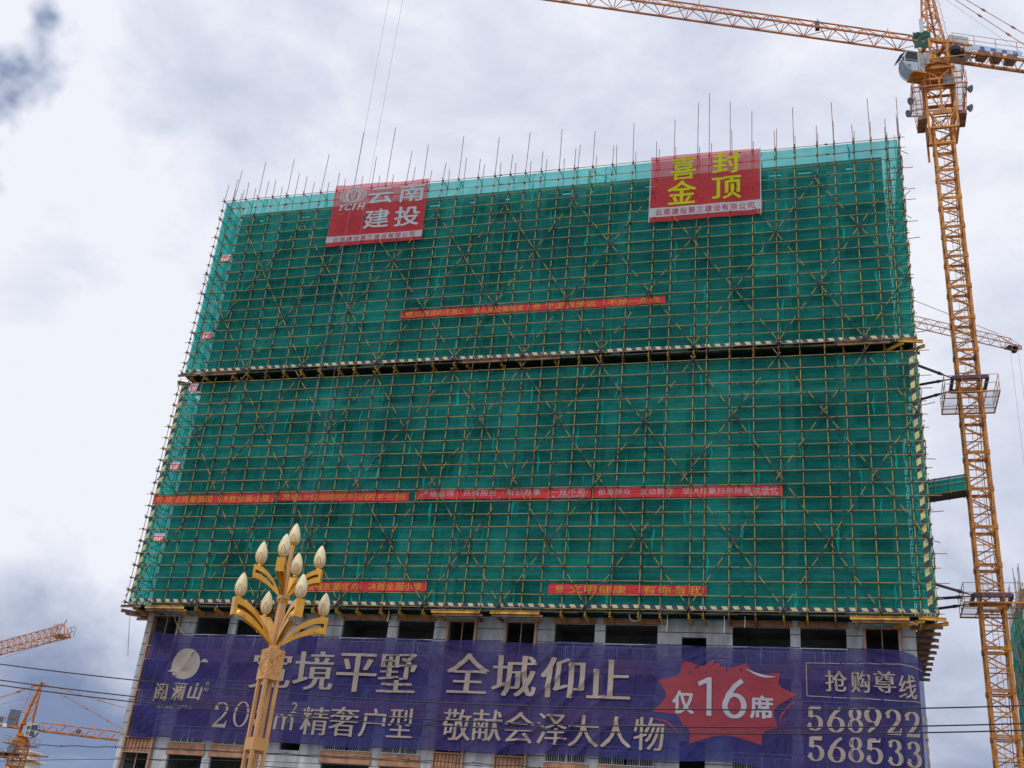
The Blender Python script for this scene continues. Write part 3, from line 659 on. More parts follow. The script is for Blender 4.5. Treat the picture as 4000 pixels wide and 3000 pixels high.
# slogan strips
ys = YO+.048
def strip(quad, label, group, texts, col, emb=(), small=()):
    o, sf, uv = sheet('slogan_strip', quad, M['redstrip'], label, 'banner', group, ys, rip_strip, 60, 4)
    b = MB()
    for (tx, x0, x1, z0, z1, h) in texts: line(b, tx, x0, x1, z0, z1, h, sf, .010, fat=())
    b.build('lettering', col, o)
    for (x, z) in emb:
        e = MB(); emblem(e, x, z+.06, .56, .30, sf, .010); line(e, '云南建投', x-.26, x+.26, z-.19, z-.19, .13, sf, .010, fat=()); e.build('emblem', M['gold_c'], o)
    for (tx, x0, x1, z) in small:
        e = MB(); line(e, tx, x0, x1, z, z, .15, sf, .010, fat=()); poly(e, [(x0-.30, z-.07), (x0-.10, z-.07), (x0-.20, z+.10)], sf, .010); e.build('small_lettering', M['white_c'], o)
g1, g2, g3 = 'yellow-lettered strips on the upper scaffold', 'red strips across the middle of the lower scaffold', 'red strips at the foot of the lower scaffold'
strip([(-30.2, 42.54), (-20.40, 42.51), (-20.38, 41.88), (-30.13, 41.9)], 'red strip with small crowded yellow characters, left half of the upper netting slogan', g1,
      [('违章违纪不狠抓 害人害己害国家', -28.98, -20.75, 42.22, 42.20, .48)], M['gold_c'], [(-29.51, 42.22)])
strip([(-20.36, 42.51), (-10.67, 42.48), (-10.64, 41.86), (-20.34, 41.88)], 'red strip with wider spaced yellow characters, right half of the upper netting slogan', g1,
      [('宁走百步远 不抢一步险', -19.25, -11.0, 42.20, 42.18, .50)], M['gold_c'], [(-19.81, 42.19)])
strip([(-47.2, 28.27), (-37.57, 28.29), (-37.51, 27.61), (-47.2, 27.56)], 'red strip with large gold characters reaching the striped left corner of the scaffold', g2,
      [('建设质量强国 决胜全面小康', -46.2, -37.9, 27.93, 27.93, .52)], M['gold_c'], [(-46.66, 27.93)])
strip([(-37.3, 28.37), (-27.57, 28.22), (-27.52, 27.56), (-37.27, 27.72)], 'red strip crowded with thin narrow gold characters, above the street lamp', g2,
      [('乘势而上 大战一百二十天确保超额完成年度任务 确保“十三五”圆满收官 确保“十四五”顺利开局', -36.2, -27.75, 28.02, 27.88, .46)], M['gold_c'], [(-36.63, 28.06)])
strip([(-27.0, 28.36), (-15.05, 28.32), (-15.05, 27.63), (-26.99, 27.69)], 'red strip with white characters in four spaced phrases, left of the two white-lettered ones', g2,
      [('严格监理 热情服务 秉公办事 一丝不苟', -26.7, -15.4, 28.09, 28.07, .48)], M['white_c'], (), [('云南城际监理', -17.3, -15.5, 27.78)])
strip([(-14.94, 28.31), (-3.06, 28.31), (-3.07, 27.61), (-14.92, 27.63)], 'red strip with white characters, right of the two white-lettered ones', g2,
      [('依靠群众 发动群众 坚决打赢扫黑除恶攻坚仗', -14.6, -3.3, 28.03, 28.00, .46)], M['white_c'], (), [('云南城际监理', -4.75, -3.3, 27.74)])
strip([(-35.16, 21.95), (-25.49, 22.02), (-25.41, 21.36), (-35.10, 21.29)], 'red strip at the scaffold foot with gold characters, partly hidden by the lamp', g3,
      [('增强质量优势 决胜全面小康', -33.95, -25.75, 21.62, 21.69, .52)], M['gold_c'], [(-34.55, 21.63)])
strip([(-17.39, 21.95), (-7.62, 21.91), (-7.61, 21.28), (-17.38, 21.32)], 'red strip at the scaffold foot with eight widely spaced gold characters', g3,
      [('文明健康 有你有我', -16.1, -7.85, 21.62, 21.60, .56)], M['gold_c'], [(-16.66, 21.63)])
# storey signs up the left corner
for tx, (x0, x1, z0, z1) in {'16F': (-46.44, -45.62, 48.18, 48.84), '14F': (-46.45, -45.57, 41.11, 41.72), '12F': (-46.56, -45.75, 36.60, 37.24), '10F': (-46.53, -45.70, 30.20, 30.86), '8F': (-46.40, -45.56, 24.74, 25.37)}.items():
    t = thing('storey_sign', 'small red and white sign reading %s hung on the left corner of the scaffold' % tx, 'sign', ((x0+x1)/2, YO+.04, z0), 'storey signs up the left corner of the scaffold')
    fl = lambda x, z, gap=0: (x, YO+.036-gap, z)
    hz = z1-z0
    b = MB(); b.box(x0, x1, YO+.036, YO+.046, z0, z1-hz*.27); b.build('red_panel', M['signred'], t)
    b = MB(); b.box(x0, x1, YO+.036, YO+.046, z1-hz*.268, z1); b.build('white_panel', M['whiteprint'], t)
    b = MB(); wn = .76/len(tx)
    for q, ch in enumerate(tx): put(b, ch, x0+.03+wn*(q+.5), z0+hz*.35, wn*(.5 if ch == '1' else .80), hz*.50, fl, .004, .0, ((.10, 0),))
    b.build('lettering', M['whiteprint'], t)
    b = MB(); b.box(x0+.03, x1-.1, YO+.031, YO+.035, z1-hz*.17, z1-hz*.10); b.build('logo_line', M['blue'], t)

# ---- the big purple advertising sheet
def psurf(u, v, gap=0.0):
    a = v-11.7
    f_ = .10*math.exp(-((u+44)/3.0)**2)*math.sin((u+45.3)*1.2-(18.5-v)*2.2)          # creases pulled from the tie points
    f_ += .07*math.exp(-((u+26)/4.0)**2)*math.sin(2.6*(u+27)/(1.2+.35*(18.6-v)))
    f_ += .07*math.exp(-((u+17.5)/4.5)**2)*math.sin((u+17)*1.0+(v-18)*1.5)
    f_ += .06*math.exp(-((u-1.5)/3.0)**2)*math.sin(3.0*(u-.5)/(1.0+.2*(18.6-v)))
    f_ += .09*noise.noise(Vector((u*.28+v*.10, v*.35, 2.2)))+.04*noise.noise(Vector((u*.9, v*.35, 6.1)))
    def ridge(q): return (1-abs(2*(q-math.floor(q+.5))))**5
    f_ += .16*math.exp(-((u+44.6)/3.2)**2)*ridge(math.atan2(v-11.4, u+45.9)*4.2)*min(1, .25+.12*math.hypot(u+45.3, v-11.5))
    f_ += .11*math.exp(-((u+25.5)/4.0)**2-((v-17.2)/3.5)**2)*ridge(math.atan2(18.8-v, u+27.4)*4.6+.2)
    f_ += .17*math.exp(-((u+16.8)/4.2)**2)*ridge((u+16.6)*.42-(v-18.6)*.50+.15*math.sin(u*.8))
    f_ += .14*math.exp(-((u-1.2)/2.2)**2)*ridge(math.atan2(18.7-v, u-.2)*3.6+.4)
    f_ += .10*math.exp(-((u+22.5)/2.6)**2-((v-12)/2.0)**2)*ridge((u+22)*.45-(v-12)*.6)
    f_ += .12*math.exp(-((u+7)/3.0)**2-((v-18.2)/1.2)**2)*ridge(math.atan2(18.75-v, u+6.2)*4)
    y = 66.98-1.25*f_-gap; x = u
    if u > 3.9:
        q = min(1.0, (u-3.9)/1.1)*math.pi/2; x = 3.9+.50*math.sin(q); y = 66.98-1.25*f_+.75*(1-math.cos(q))-gap*math.cos(q); x += gap*math.sin(q)
    return (x, y, v)
def pbot(u): return 11.62+.007*(u+45)+.05*math.sin(u*.7)+.09*noise.noise(Vector((u*.5, 1, 1)))-(1.2 if u > -6 else 0)*min(1, (u+6)/8 if u > -6 else 0)
def ptop(u): return 18.56-.13*abs(math.sin((u+45.3)*math.pi/5.9))**1.5+.03*noise.noise(Vector((u*.8, 4, 4)))-(.42*(u-3.2)/1.5 if u > 3.2 else 0)
b = MB(); b.grid(lambda s, v: psurf(-45.35+s*50.2, pbot(-45.35+s*50.2)*(1-v)+ptop(-45.35+s*50.2)*v), 0, 1, 420, 0, 1, 72)
ad = b.build('advertising_banner', M['purple'], smooth=True)
tag(ad, 'huge purple sheet with bronze characters and a red starburst, hung across the lower storeys', 'banner'); LOC[ad.name] = ad.location.copy()
SONG = ((.032, 0), (-.032, 0), (.016, 0))
b = MB()
for ch, bx in {'阅': (-43.65, 14.6, .95, 1.15), '澜': (-42.28, 14.67, .92, 1.15), '山': (-41.07, 14.7, .86, 1.1)}.items(): put(b, ch, *bx, psurf, .03, .006, SONG, shear=.06)
put(b, 'I', -40.38, 15.27, .05, .24, psurf, .03); put(b, 'I', -40.26, 15.27, .05, .24, psurf, .03); put(b, '期', -40.34, 14.9, .34, .33, psurf, .03)
line(b, '人生巅峰 境界如山', -43.75, -41.0, 13.68, 13.66, .26, psurf, .03, 0, ())
BIG = {'宽': (-35.83, 16.26, 2.75, 2.34), '境': (-32.77, 16.32, 2.7, 2.46), '平': (-29.79, 16.27, 2.6, 2.43), '墅': (-26.99, 16.3, 2.5, 2.4), '全': (-22.36, 16.45, 2.66, 2.43), '城': (-19.33, 16.38, 2.7, 2.48), '仰': (-16.3, 16.36, 2.6, 2.45), '止': (-13.45, 16.35, 2.5, 2.31)}
MID = {'精': (-32.14, 13.16, 1.83, 1.71), '奢': (-30.16, 13.2, 1.86, 1.79), '户': (-28.25, 13.21, 1.66, 1.73), '型': (-26.35, 13.26, 1.65, 1.76), '敬': (-22.69, 13.32, 1.77, 1.85), '献': (-20.76, 13.36, 1.79, 1.83), '会': (-18.76, 13.33, 1.84, 1.82), '泽': (-16.75, 13.31, 1.8, 1.8), '大': (-14.81, 13.28, 1.78, 1.79), '人': (-12.86, 13.29, 1.76, 1.77), '物': (-10.94, 13.28, 1.72, 1.87)}
RT = {'抢': (-.36, 16.66, 1.16, 1.18), '购': (.97, 16.64, 1.0, 1.21), '尊': (2.26, 16.68, 1.17, 1.2), '线': (3.47, 16.42, .9, 1.32)}
for d, f_ in ((BIG, ((.030, 0), (-.030, 0), (.015, 0), (-.015, 0))), (MID, ((.022, 0), (-.022, 0))), (RT, ((.02, 0), (-.02, 0)))):
    for ch, bx in d.items(): put(b, ch, *bx, psurf, .09, 0 if d is RT else -.007, f_)
put(b, 'm', -34.32, 13.02, 1.33, .97, psurf, .03, .0); put(b, '2', -33.76, 13.94, .44, .66, psurf, .03, .0)
for ch, bx in (('2', (-38.85, 13.3, 1.2, 1.61)), ('0', (-37.4, 13.38, 1.16, 1.66)), ('5', (-35.97, 13.39, 1.05, 1.62))): figure(b, ch, *bx, psurf, .035, .16, .05)
for ch, bx in (('5', (-1.55, 14.54, .92, 1.34)), ('6', (-.46, 14.51, .98, 1.36)), ('8', (.59, 14.51, .82, 1.36)), ('9', (1.54, 14.55, .95, 1.36)), ('2', (2.63, 14.5, .93, 1.36)), ('2', (3.62, 14.42, .90, 1.36)), ('2', (4.58, 14.3, .8, 1.34)),
               ('5', (-1.54, 12.9, .95, 1.36)), ('6', (-.48, 12.89, .98, 1.38)), ('8', (.55, 12.92, .82, 1.36)), ('5', (1.56, 12.89, .94, 1.38)), ('3', (2.65, 12.88, .90, 1.38)), ('3', (3.62, 12.83, .88, 1.36)), ('3', (4.55, 12.75, .8, 1.34))): figure(b, ch, *bx, psurf, .035)
b.build('lettering', M['bronze'], ad)
b = MB(); n = 40; vs = [psurf(-42.27, 16.5, .02)]+[psurf(-42.27+1.12*math.cos(2*math.pi*i/n), 16.5+1.02*math.sin(2*math.pi*i/n), .02) for i in range(n)]
vs += [psurf(-42.27+.56*math.cos(2*math.pi*i/n), 16.5+.51*math.sin(2*math.pi*i/n), .02) for i in range(n)]
b.add(vs, [(0, n+1+i, n+1+(i+1) % n) for i in range(n)]+[(n+1+i, 1+i, 1+(i+1) % n, n+1+(i+1) % n) for i in range(n)]); b.build('moon', M['bronze2'], ad)
b = MB(); poly(b, [(-41.15+.62*i/8, 16.63+.22*math.sin(math.pi*i/8)) for i in range(9)], psurf, .02); poly(b, [(-43.5+.8*i/8, 15.95+.26*math.sin(math.pi*i/8)) for i in range(9)], psurf, .02); b.build('hill_print', M['bronze'], ad)
b = MB()                                     # thin frame round the hotline
for p, q in (((-1.98, 17.66), (3.14, 17.71)), ((3.14, 17.71), (4.6, 17.4)), ((-1.98, 17.66), (-1.98, 15.78)), ((-1.98, 15.78), (3.78, 15.66)), ((3.78, 15.66), (4.8, 15.5))):
    d = Vector((q[0]-p[0], q[1]-p[1])); k = max(2, int(d.length/.3)); nn_ = Vector((-d.y, d.x)).normalized()*.022
    vs = []
    for i in range(k+1):
        x, z = p[0]+d.x*i/k, p[1]+d.y*i/k; vs += [psurf(x+nn_.x, z+nn_.y, .03), psurf(x-nn_.x, z-nn_.y, .03)]
    b.add(vs, [(2*i, 2*i+1, 2*i+3, 2*i+2) for i in range(k)])
b.build('line_frame', M['bronze2'], ad)
# starburst: scalloped red patch, built as a fan of rings so that it follows the sheet
tips = [(-9.16, 17.73), (-7.32, 17.69), (-5.38, 17.54), (-3.44, 17.02), (-2.51, 15.84), (-3.62, 13.9), (-4.55, 12.94), (-8.62, 12.85), (-9.04, 13.87), (-10.82, 14.59), (-10.53, 16.41)]
cxb, czb = -6.7, 15.4
def scal(tp, g, m_, nm, sc=1.0, ox=0, oz=0):
    ed = []
    for i in range(len(tp)):
        a, c = tp[i], tp[(i+1) % len(tp)]
        for k in range(6):
            s = k/6; x, z = a[0]+(c[0]-a[0])*s, a[1]+(c[1]-a[1])*s; pull = .20*math.sin(math.pi*s)*min(1, math.hypot(c[0]-a[0], c[1]-a[1])/2.2)
            ed.append((x+(cxb-x)*pull, z+(czb-z)*pull))
    nr_ = 7; n = len(ed); vs = []
    for r_ in range(1, nr_+1):
        vs += [psurf(cxb+ox+(x-cxb)*sc*r_/nr_, czb+oz+(z-czb)*sc*r_/nr_, g) for x, z in ed]
    vs.append(psurf(cxb+ox, czb+oz, g)); c0 = len(vs)-1
    b = MB(); b.add(vs, [(c0, i, (i+1) % n) for i in range(n)]+[(r_*n+i, (r_+1)*n+i, (r_+1)*n+(i+1) % n, r_*n+(i+1) % n) for r_ in range(nr_-1) for i in range(n)]); b.build(nm, m_, ad, smooth=True)
scal(tips, .022, M['burst'], 'starburst')
b = MB()
put(b, '仅', -9.0, 15.16, 1.22, 1.30, psurf, .045, .006, ((.03, 0), (-.03, 0), (0, .03))); put(b, '席', -4.52, 15.04, 1.24, 1.28, psurf, .045, .006, ((.03, 0), (-.03, 0), (0, .03)))
poly(b, [(x-7.72, z+15.55) for x, z in ((.08, -1.1), (.36, -1.1), (.36, 1.1), (.14, 1.1), (-.44, .82), (-.38, .58), (.08, .78))], psurf, .06)
figure(b, '6', -6.05, 15.48, 1.50, 2.2, psurf, .05, .23, .15)
vs = []
for i in range(13):
    s = i/12; x = -5.43+1.74*s; z = 17.22-.43*math.sin(s*math.pi/2)-.06*math.sin(s*math.pi); t_ = .07*math.sin(math.pi*s)+.004; vs += [psurf(x, z+t_, .045), psurf(x, z-t_, .045)]
b.add(vs, [(2*i, 2*i+1, 2*i+3, 2*i+2) for i in range(12)]); b.build('burst_lettering', M['whitep'], ad)
b = MB()                                     # comet strokes beside the burst
for (pts, wd_) in (([(-3.55, 13.75), (-3.5, 14.5), (-3.1, 15.1), (-2.62, 15.5)], .10), ([(-10.75, 14.2), (-10.0, 14.05), (-9.35, 13.6), (-9.0, 13.1)], .09), ([(-10.8, 13.9), (-10.1, 13.75), (-9.5, 13.3)], .05)):
    vs = []
    for i, (x, z) in enumerate(pts): t_ = wd_*(1-abs(2*i/(len(pts)-1)-1)*.8); vs += [psurf(x, z+t_, .021), psurf(x+.02, z-t_, .021)]
    b.add(vs, [(2*i, 2*i+1, 2*i+3, 2*i+2) for i in range(len(pts)-1)])
b.build('swoosh', M['burst'], ad)

# ------------------------------------------------------------------ tower cranes
def truss_mast(m, cx, cy, wd, z0, z1, ch=.12, di=.06, ax=None):
    """one mast section: four chords, zigzag lacing on four faces"""
    ux, uy_ = ax or ((1, 0), (0, 1)); h = wd/2
    C = [Vector((cx+(a*ux[0]+b*uy_[0])*h, cy+(a*ux[1]+b*uy_[1])*h, 0)) for a, b in ((-1, -1), (1, -1), (1, 1), (-1, 1))]
    Z = Vector((0, 0, 1))
    for c in C: m.bar(c+Z*z0, c+Z*z1, ch)
    H = z1-z0
    for i in range(4):
        a, b = C[i], C[(i+1) % 4]
        for z in (z0+.06, z1-.06): m.bar(a+Z*z, b+Z*z, di*1.1)
        m.bar(a+Z*(z0+H*.52), b+Z*(z0+H*.52), di*.75)
        zz = [z0+.1, z0+H*.36, z0+H*.68, z1-.1]
        if i % 2: zz = zz[::-1]
        for k in range(3):
            p, q = (a, b) if k % 2 == 0 else (b, a)
            m.bar(p+Z*zz[k], q+Z*zz[k+1], di*.85)
    for c in C:
        m.bar(c+Z*(z0-.02), c+Z*(z0+.16), ch*1.5); m.bar(c+Z*(z1-.16), c+Z*(z1-.02), ch*1.5)
def truss_jib(m, p0, d, length, wd, ht, bay, ch=.11, di=.045, taper=1.0, up_=Vector((0, 0, 1))):
    """triangular boom: two bottom chords, one top chord"""
    d = Vector(d).normalized(); side = d.cross(up_).normalized(); n = int(length/bay)
    P = lambda i, k: Vector(p0)+d*(length*i/n)+(up_*ht*(1 if 0 < i < n else 1) if k == 0 else side*(wd/2 if k == 1 else -wd/2))
    m.bar(P(0, 1), P(n, 1), ch); m.bar(P(0, 2), P(n, 2), ch)
    T = lambda i: Vector(p0)+d*(length*(i+.5)/n)+up_*ht
    m.tube(T(0), T(n-1), ch*.55, 8)
    for i in range(n):
        for k in (1, 2): m.tube(P(i, k), T(i), di*.62, 5); m.tube(P(i+1, k), T(i), di*.62, 5)
        a, b = (1, 2) if i % 2 else (2, 1)
        m.tube(P(i, a), P(i+1, b), di*.55, 5); m.tube(P(i, 1), P(i, 2), di*.55, 5)
    m.tube(P(n, 1), P(n, 2), di*.6, 5)
    return T, P
def rail_ring(m, x0, x1, y0, y1, z, h, r=.022, n=3):
    cs = [(x0, y0), (x1, y0), (x1, y1), (x0, y1)]
    for i in range(4):
        a, b = cs[i], cs[(i+1) % 4]
        for f in (.5, 1.0): m.tube((a[0], a[1], z+h*f), (b[0], b[1], z+h*f), r, 5)
        for k in range(n): t = k/n; m.tube((a[0]+(b[0]-a[0])*t, a[1]+(b[1]-a[1])*t, z), (a[0]+(b[0]-a[0])*t, a[1]+(b[1]-a[1])*t, z+h), r, 5)
def platform(parent, x0, x1, y0, y1, xi0, xi1, yi0, yi1, z, h, m_, name='work_platform'):
    b = MB(); b.mi = 0; rail_ring(b, x0, x1, y0, y1, z, h)
    for a_, c_ in (((x0, y0), (x1, y0)), ((x1, y0), (x1, y1)), ((x1, y1), (x0, y1)), ((x0, y1), (x0, y0))): b.bar((*a_, z), (*c_, z), .07, .09)
    for x in (x0, xi0, xi1, x1): b.bar((x, y0, z-.03), (x, y1, z-.03), .05, .06)
    for y in (yi0, yi1): b.bar((x0, y, z-.03), (x1, y, z-.03), .05, .06)
    b.mi = 1
    for r_ in ((x0, xi0, y0, y1), (xi1, x1, y0, y1), (xi0, xi1, y0, yi0), (xi0, xi1, yi1, y1)):
        b.add([(r_[0]+.02, r_[2]+.02, z+.03), (r_[1]-.02, r_[2]+.02, z+.03), (r_[1]-.02, r_[3]-.02, z+.03), (r_[0]+.02, r_[3]-.02, z+.03)], [(0, 1, 2, 3)])
    return b.build(name, [m_, M['mesh']], parent)

# ---- the near crane beside the tower block
CX, CY, MW = 9.24, 74.76, 1.50
JD = Vector((-.934, -.357, 0)).normalized(); JS = JD.cross(Vector((0, 0, 1)))
cr1 = thing('tower_crane', 'big orange tower crane tied to the right side of the netted tower block', 'tower crane', (CX, CY, 0), 'tower cranes round the site')
zj = [12.85-2.62*2, 12.85-2.62]+[15.3, 18.0, 20.6, 23.3, 25.9, 28.45, 31.1, 33.7, 36.35, 39.15, 41.5, 44.1, 46.7, 49.3, 51.9, 54.5, 57.1, 59.7, 62.3]
zj = [2.4, 5.0, 7.5, 10.1, 12.7]+zj[2:]
truss0 = MB(); truss0.bar((CX-1.2, CY, .5), (CX+1.2, CY, .5), 1.8, 1.0); truss0.build('base_frame', M['crane'], cr1)
for a, b in zip([1.0]+zj[:-1], zj):
    m = MB(); truss_mast(m, CX, CY, MW-.13, a, b, .155, .08); m.build('mast_section', M['crane_y'], cr1)
m = MB()                                     # ladder, power cable
for sx in (-.16, .16): m.bar((CX+sx+.1, CY+.35, 2), (CX+sx+.1, CY+.35, 66), .03)
z = 2.2
while z < 66: m.tube((CX-.06, CY+.35, z), (CX+.26, CY+.35, z), .012, 4); z += .3
m.build('ladder', M['crane_r'], cr1)
m = MB(); m.path([(CX+.42+.10*math.sin(z*.35)+.0*z, CY-.2, z) for z in range(2, 66, 2)], .028, 5); m.build('power_cable', M['wire'], cr1)
for zt_, zp, ym in ((39.15, 37.72, 0), (23.8, 23.15, 1)):
    fr = MB()                                # clamp frame round the mast, struts to the block
    x0, x1, y0, y1 = CX-1.12, CX+1.12, CY-1.05, CY+1.05
    for p, q in (((x0, y0), (x1, y0)), ((x1, y0), (x1, y1)), ((x1, y1), (x0, y1)), ((x0, y1), (x0, y0))): fr.bar((*p, zt_), (*q, zt_), .20, .26)
    fo = fr.build('tie_frame', M['tie'], cr1)
    for (yy, yw, zo) in ((y0+.05, 70.6, .0), (y0+.05, 75.6, -.05), (y1-.05, 78.8, .02)):
        s_ = MB(); p, q = Vector((x0, yy, zt_+zo)), Vector((XR, yw, zt_+zo+(.2 if ym else .25)))
        s_.tube(p, p+(q-p)*.16, .045, 6); s_.tube(p+(q-p)*.16, p+(q-p)*.24, .07, 8, .13); s_.tube(p+(q-p)*.24, q, .095, 8); s_.build('tie_strut', M['tie'], fo)
    platform(cr1, CX-1.75, CX+1.70, CY-1.75, CY+1.75, CX-.85, CX+.85, CY-.85, CY+.85, zp, 1.25, M['crane_r'] if not ym else M['crane'])
# climbing cage
m = MB(); cw = 1.06; zc0, zc1 = 59.3, 66.9
for a in (-1, 1):
    for b in (-1, 1): m.bar((CX+a*cw, CY+b*cw, zc0 if a < 0 else 60.9), (CX+a*cw, CY+b*cw, zc1), .16)
for z in (60.9, 62.6, 64.75, 65.75, 66.8):
    for p, q in (((-1, -1), (1, -1)), ((1, -1), (1, 1)), ((1, 1), (-1, 1)), ((-1, 1), (-1, -1))): m.bar((CX+p[0]*cw, CY+p[1]*cw, z), (CX+q[0]*cw, CY+q[1]*cw, z), .17 if z in (60.9, 64.75, 65.75) else .09)
for (za, zb_) in ((60.9, 62.6), (62.6, 64.7), (65.8, 66.8)):
    for p, q in (((-1, -1), (1, -1)), ((1, 1), (-1, 1)), ((1, -1), (1, 1)), ((-1, 1), (-1, -1))):
        c = ((p[0]+q[0])/2, (p[1]+q[1])/2)
        m.bar((CX+p[0]*cw, CY+p[1]*cw, zb_), (CX+c[0]*cw, CY+c[1]*cw, za), .08); m.bar((CX+q[0]*cw, CY+q[1]*cw, zb_), (CX+c[0]*cw, CY+c[1]*cw, za), .08)
m.bar((CX, CY-cw, 62.2), (CX, CY-cw, 65.7), .14); m.bar((CX-.7, CY-cw, 62.35), (CX+.7, CY-cw, 62.35), .16, .34)
m.build('climbing_cage', M['crane_y'], cr1)
m = MB(); m.box(CX+.25, CX+1.05, CY-1.5, CY-1.1, 64.85, 65.45); m.lathe((CX+.45, CY-1.35, 65.45), [(.16, 0), (.17, .35), (.1, .42)], 10); m.box(CX+.7, CX+1.0, CY-1.4, CY-1.15, 65.45, 65.75); m.build('hydraulic_unit', M['motor'], cr1)
platform(cr1, CX-2.05, CX+1.95, CY-1.6, CY+1.9, CX-1.1, CX+1.1, CY-1.1, CY+1.1, 64.65, 1.2, M['crane_r'])
for sx, zlo in ((-1, 62.3), (1, 62.5)):      # hung ladders-and-baskets each side
    m = MB(); m.mi = 0; xo = CX+sx*1.78; xi = CX+sx*1.2
    for y in (CY-.9, CY+.7):
        for x in (xo, xi): m.tube((x, y, zlo), (x+sx*.18*(1 if x == xo else .4), y, 64.7), .03, 5); m.tube((x+sx*.1, y, 64.7), (x+sx*.15, y, 66.9), .03, 5)
    for z in (zlo, zlo+.8, zlo+1.6):
        m.tube((xo, CY-.9, z), (xo, CY+.7, z), .025, 5); m.tube((xi, CY-.9, z), (xo, CY-.9, z), .025, 5); m.tube((xi, CY+.7, z), (xo, CY+.7, z), .025, 5)
    m.mi = 1; m.box(min(xo, xi), max(xo, xi), CY-.95, CY+.75, zlo-.35, zlo+.04); m.build('basket', [M['crane_r'], M['rustbeam']], cr1)
for (x, y, z, dx) in ((CX-2.12, CY-1.0, 63.85, -1), (CX-2.35, CY-1.1, 62.55, -1), (CX+2.05, CY-1.2, 64.3, 1), (CX+1.95, CY-.8, 62.75, 1)):
    m = MB(); m.lathe((x, y, z), [(.05, -.15), (.16, -.05), (.30, .16), (.31, .22), (.27, .22)], 12, (dx*.75, -.3, -.45)); m.bar((x-dx*.3, y+.1, z+.3), (x, y, z), .06); m.build('floodlight', M['motor'], cr1)
# slewing ring, deck, tower top
m = MB(); m.lathe((CX, CY, 66.9), [(1.15, 0), (1.15, .22), (.95, .25), (.95, .55), (1.08, .58), (1.08, .82), (.9, .85)], 28); m.box(CX-1.25, CX+1.25, CY-1.2, CY+1.2, 66.72, 66.92); m.build('slewing_unit', M['crane_y'], cr1, smooth=False)
platform(cr1, CX-1.25, CX+2.05, CY-1.55, CY+1.6, CX-1.0, CX+1.0, CY-1.0, CY+1.0, 67.45, 1.15, M['crane_y'], 'slewing_deck')
m = MB(); m.lathe((CX+1.35, CY-1.35, 67.75), [(.2, 0), (.45, .25), (.5, .55), (.3, .8), (.1, .9)], 10); m.build('covered_motor', M['black'], cr1); m = MB(); m.lathe((CX+1.8, CY-1.2, 67.65), [(.2, 0), (.36, .25), (.33, .6), (.1, .8)], 9); m.build('covered_motor', M['black'], cr1)
tw = MB(); A = lambda a, b, z: Vector((CX, CY, z))+JD*a+JS*b
for a in (-.72, .72):
    for b in (-.72, .72): tw.bar(A(a, b, 67.7), A(a, b, 70.1), .2)
for z in (67.85, 70.0):
    for p, q in (((-.72, -.72), (.72, -.72)), ((.72, -.72), (.72, .72)), ((.72, .72), (-.72, .72)), ((-.72, .72), (-.72, -.72))): tw.bar(A(*p, z), A(*q, z), .26, .3)
for b in (-.72, .72):
    for s_ in (-1, 1): tw.bar(A(s_*.72, b, 69.3), A(s_*.35, b, 69.95), .16); tw.bar(A(s_*.72, b, 68.6), A(s_*.3, b, 67.95), .16)
tw.build('turret', M['crane_y'], cr1)
ap = MB(); TOPZ = 77.8                       # A-frame above the turret
for b in (-1, 1):
    ap.bar(A(.66, b*.62, 70.1), A(.42, b*.22, TOPZ), .16); ap.bar(A(-.66, b*.62, 70.1), A(.16, b*.22, TOPZ), .16)
for k in range(6):
    t0, t1 = k/6, (k+1)/6
    q = lambda t, f, b: A((.66+(.42-.66)*t) if f else (-.66+(.16+.66)*t), b*(.62-.40*t), 70.1+(TOPZ-70.1)*t)
    for b in (-1, 1): ap.bar(q(t0, k % 2, b), q(t1, 1-k % 2, b), .075); ap.bar(q(t1, 0, b), q(t1, 1, b), .06)
    for f in (0, 1): ap.bar(q(t0, f, -1), q(t1, f, 1), .065); ap.bar(q(t1, f, -1), q(t1, f, 1), .06)
ap.build('tower_head', M['crane'], cr1)
m = MB()                                     # caged ladder behind the tower head
lb = lambda t, o, b: A(-.66+.82*t-.30-o, b, 70.2+7.2*t)
for b in (-.2, .2): m.path([lb(t/8, 0, b) for t in range(9)], .022, 5)
for k in range(26): m.tube(lb(k/26, 0, -.2), lb(k/26, 0, .2), .014, 4)
for k in range(2, 11):
    t = k/11; m.path([lb(t, .45*math.sin(R(i*30)), -.32*math.cos(R(i*30))) for i in range(7)], .016, 4)
for b in (-.3, 0, .3): m.path([lb(t/9, .45 if b == 0 else .25, b) for t in range(2, 10)], .012, 4)
m.build('caged_ladder', M['crane_r'], cr1)
m = MB(); m.box(CX-1.02, CX-.72, CY-.9, CY-.62, 70.6, 72.4); m.build('cable_box', M['greybox'], cr1)
m = MB(); m.lathe(A(-.1, .2, 68.55), [(.1, 0), (.3, .1), (.3, .8), (.22, .95), (.22, 1.3), (.1, 1.4)], 14); m.build('slewing_motor', M['steel'], cr1)
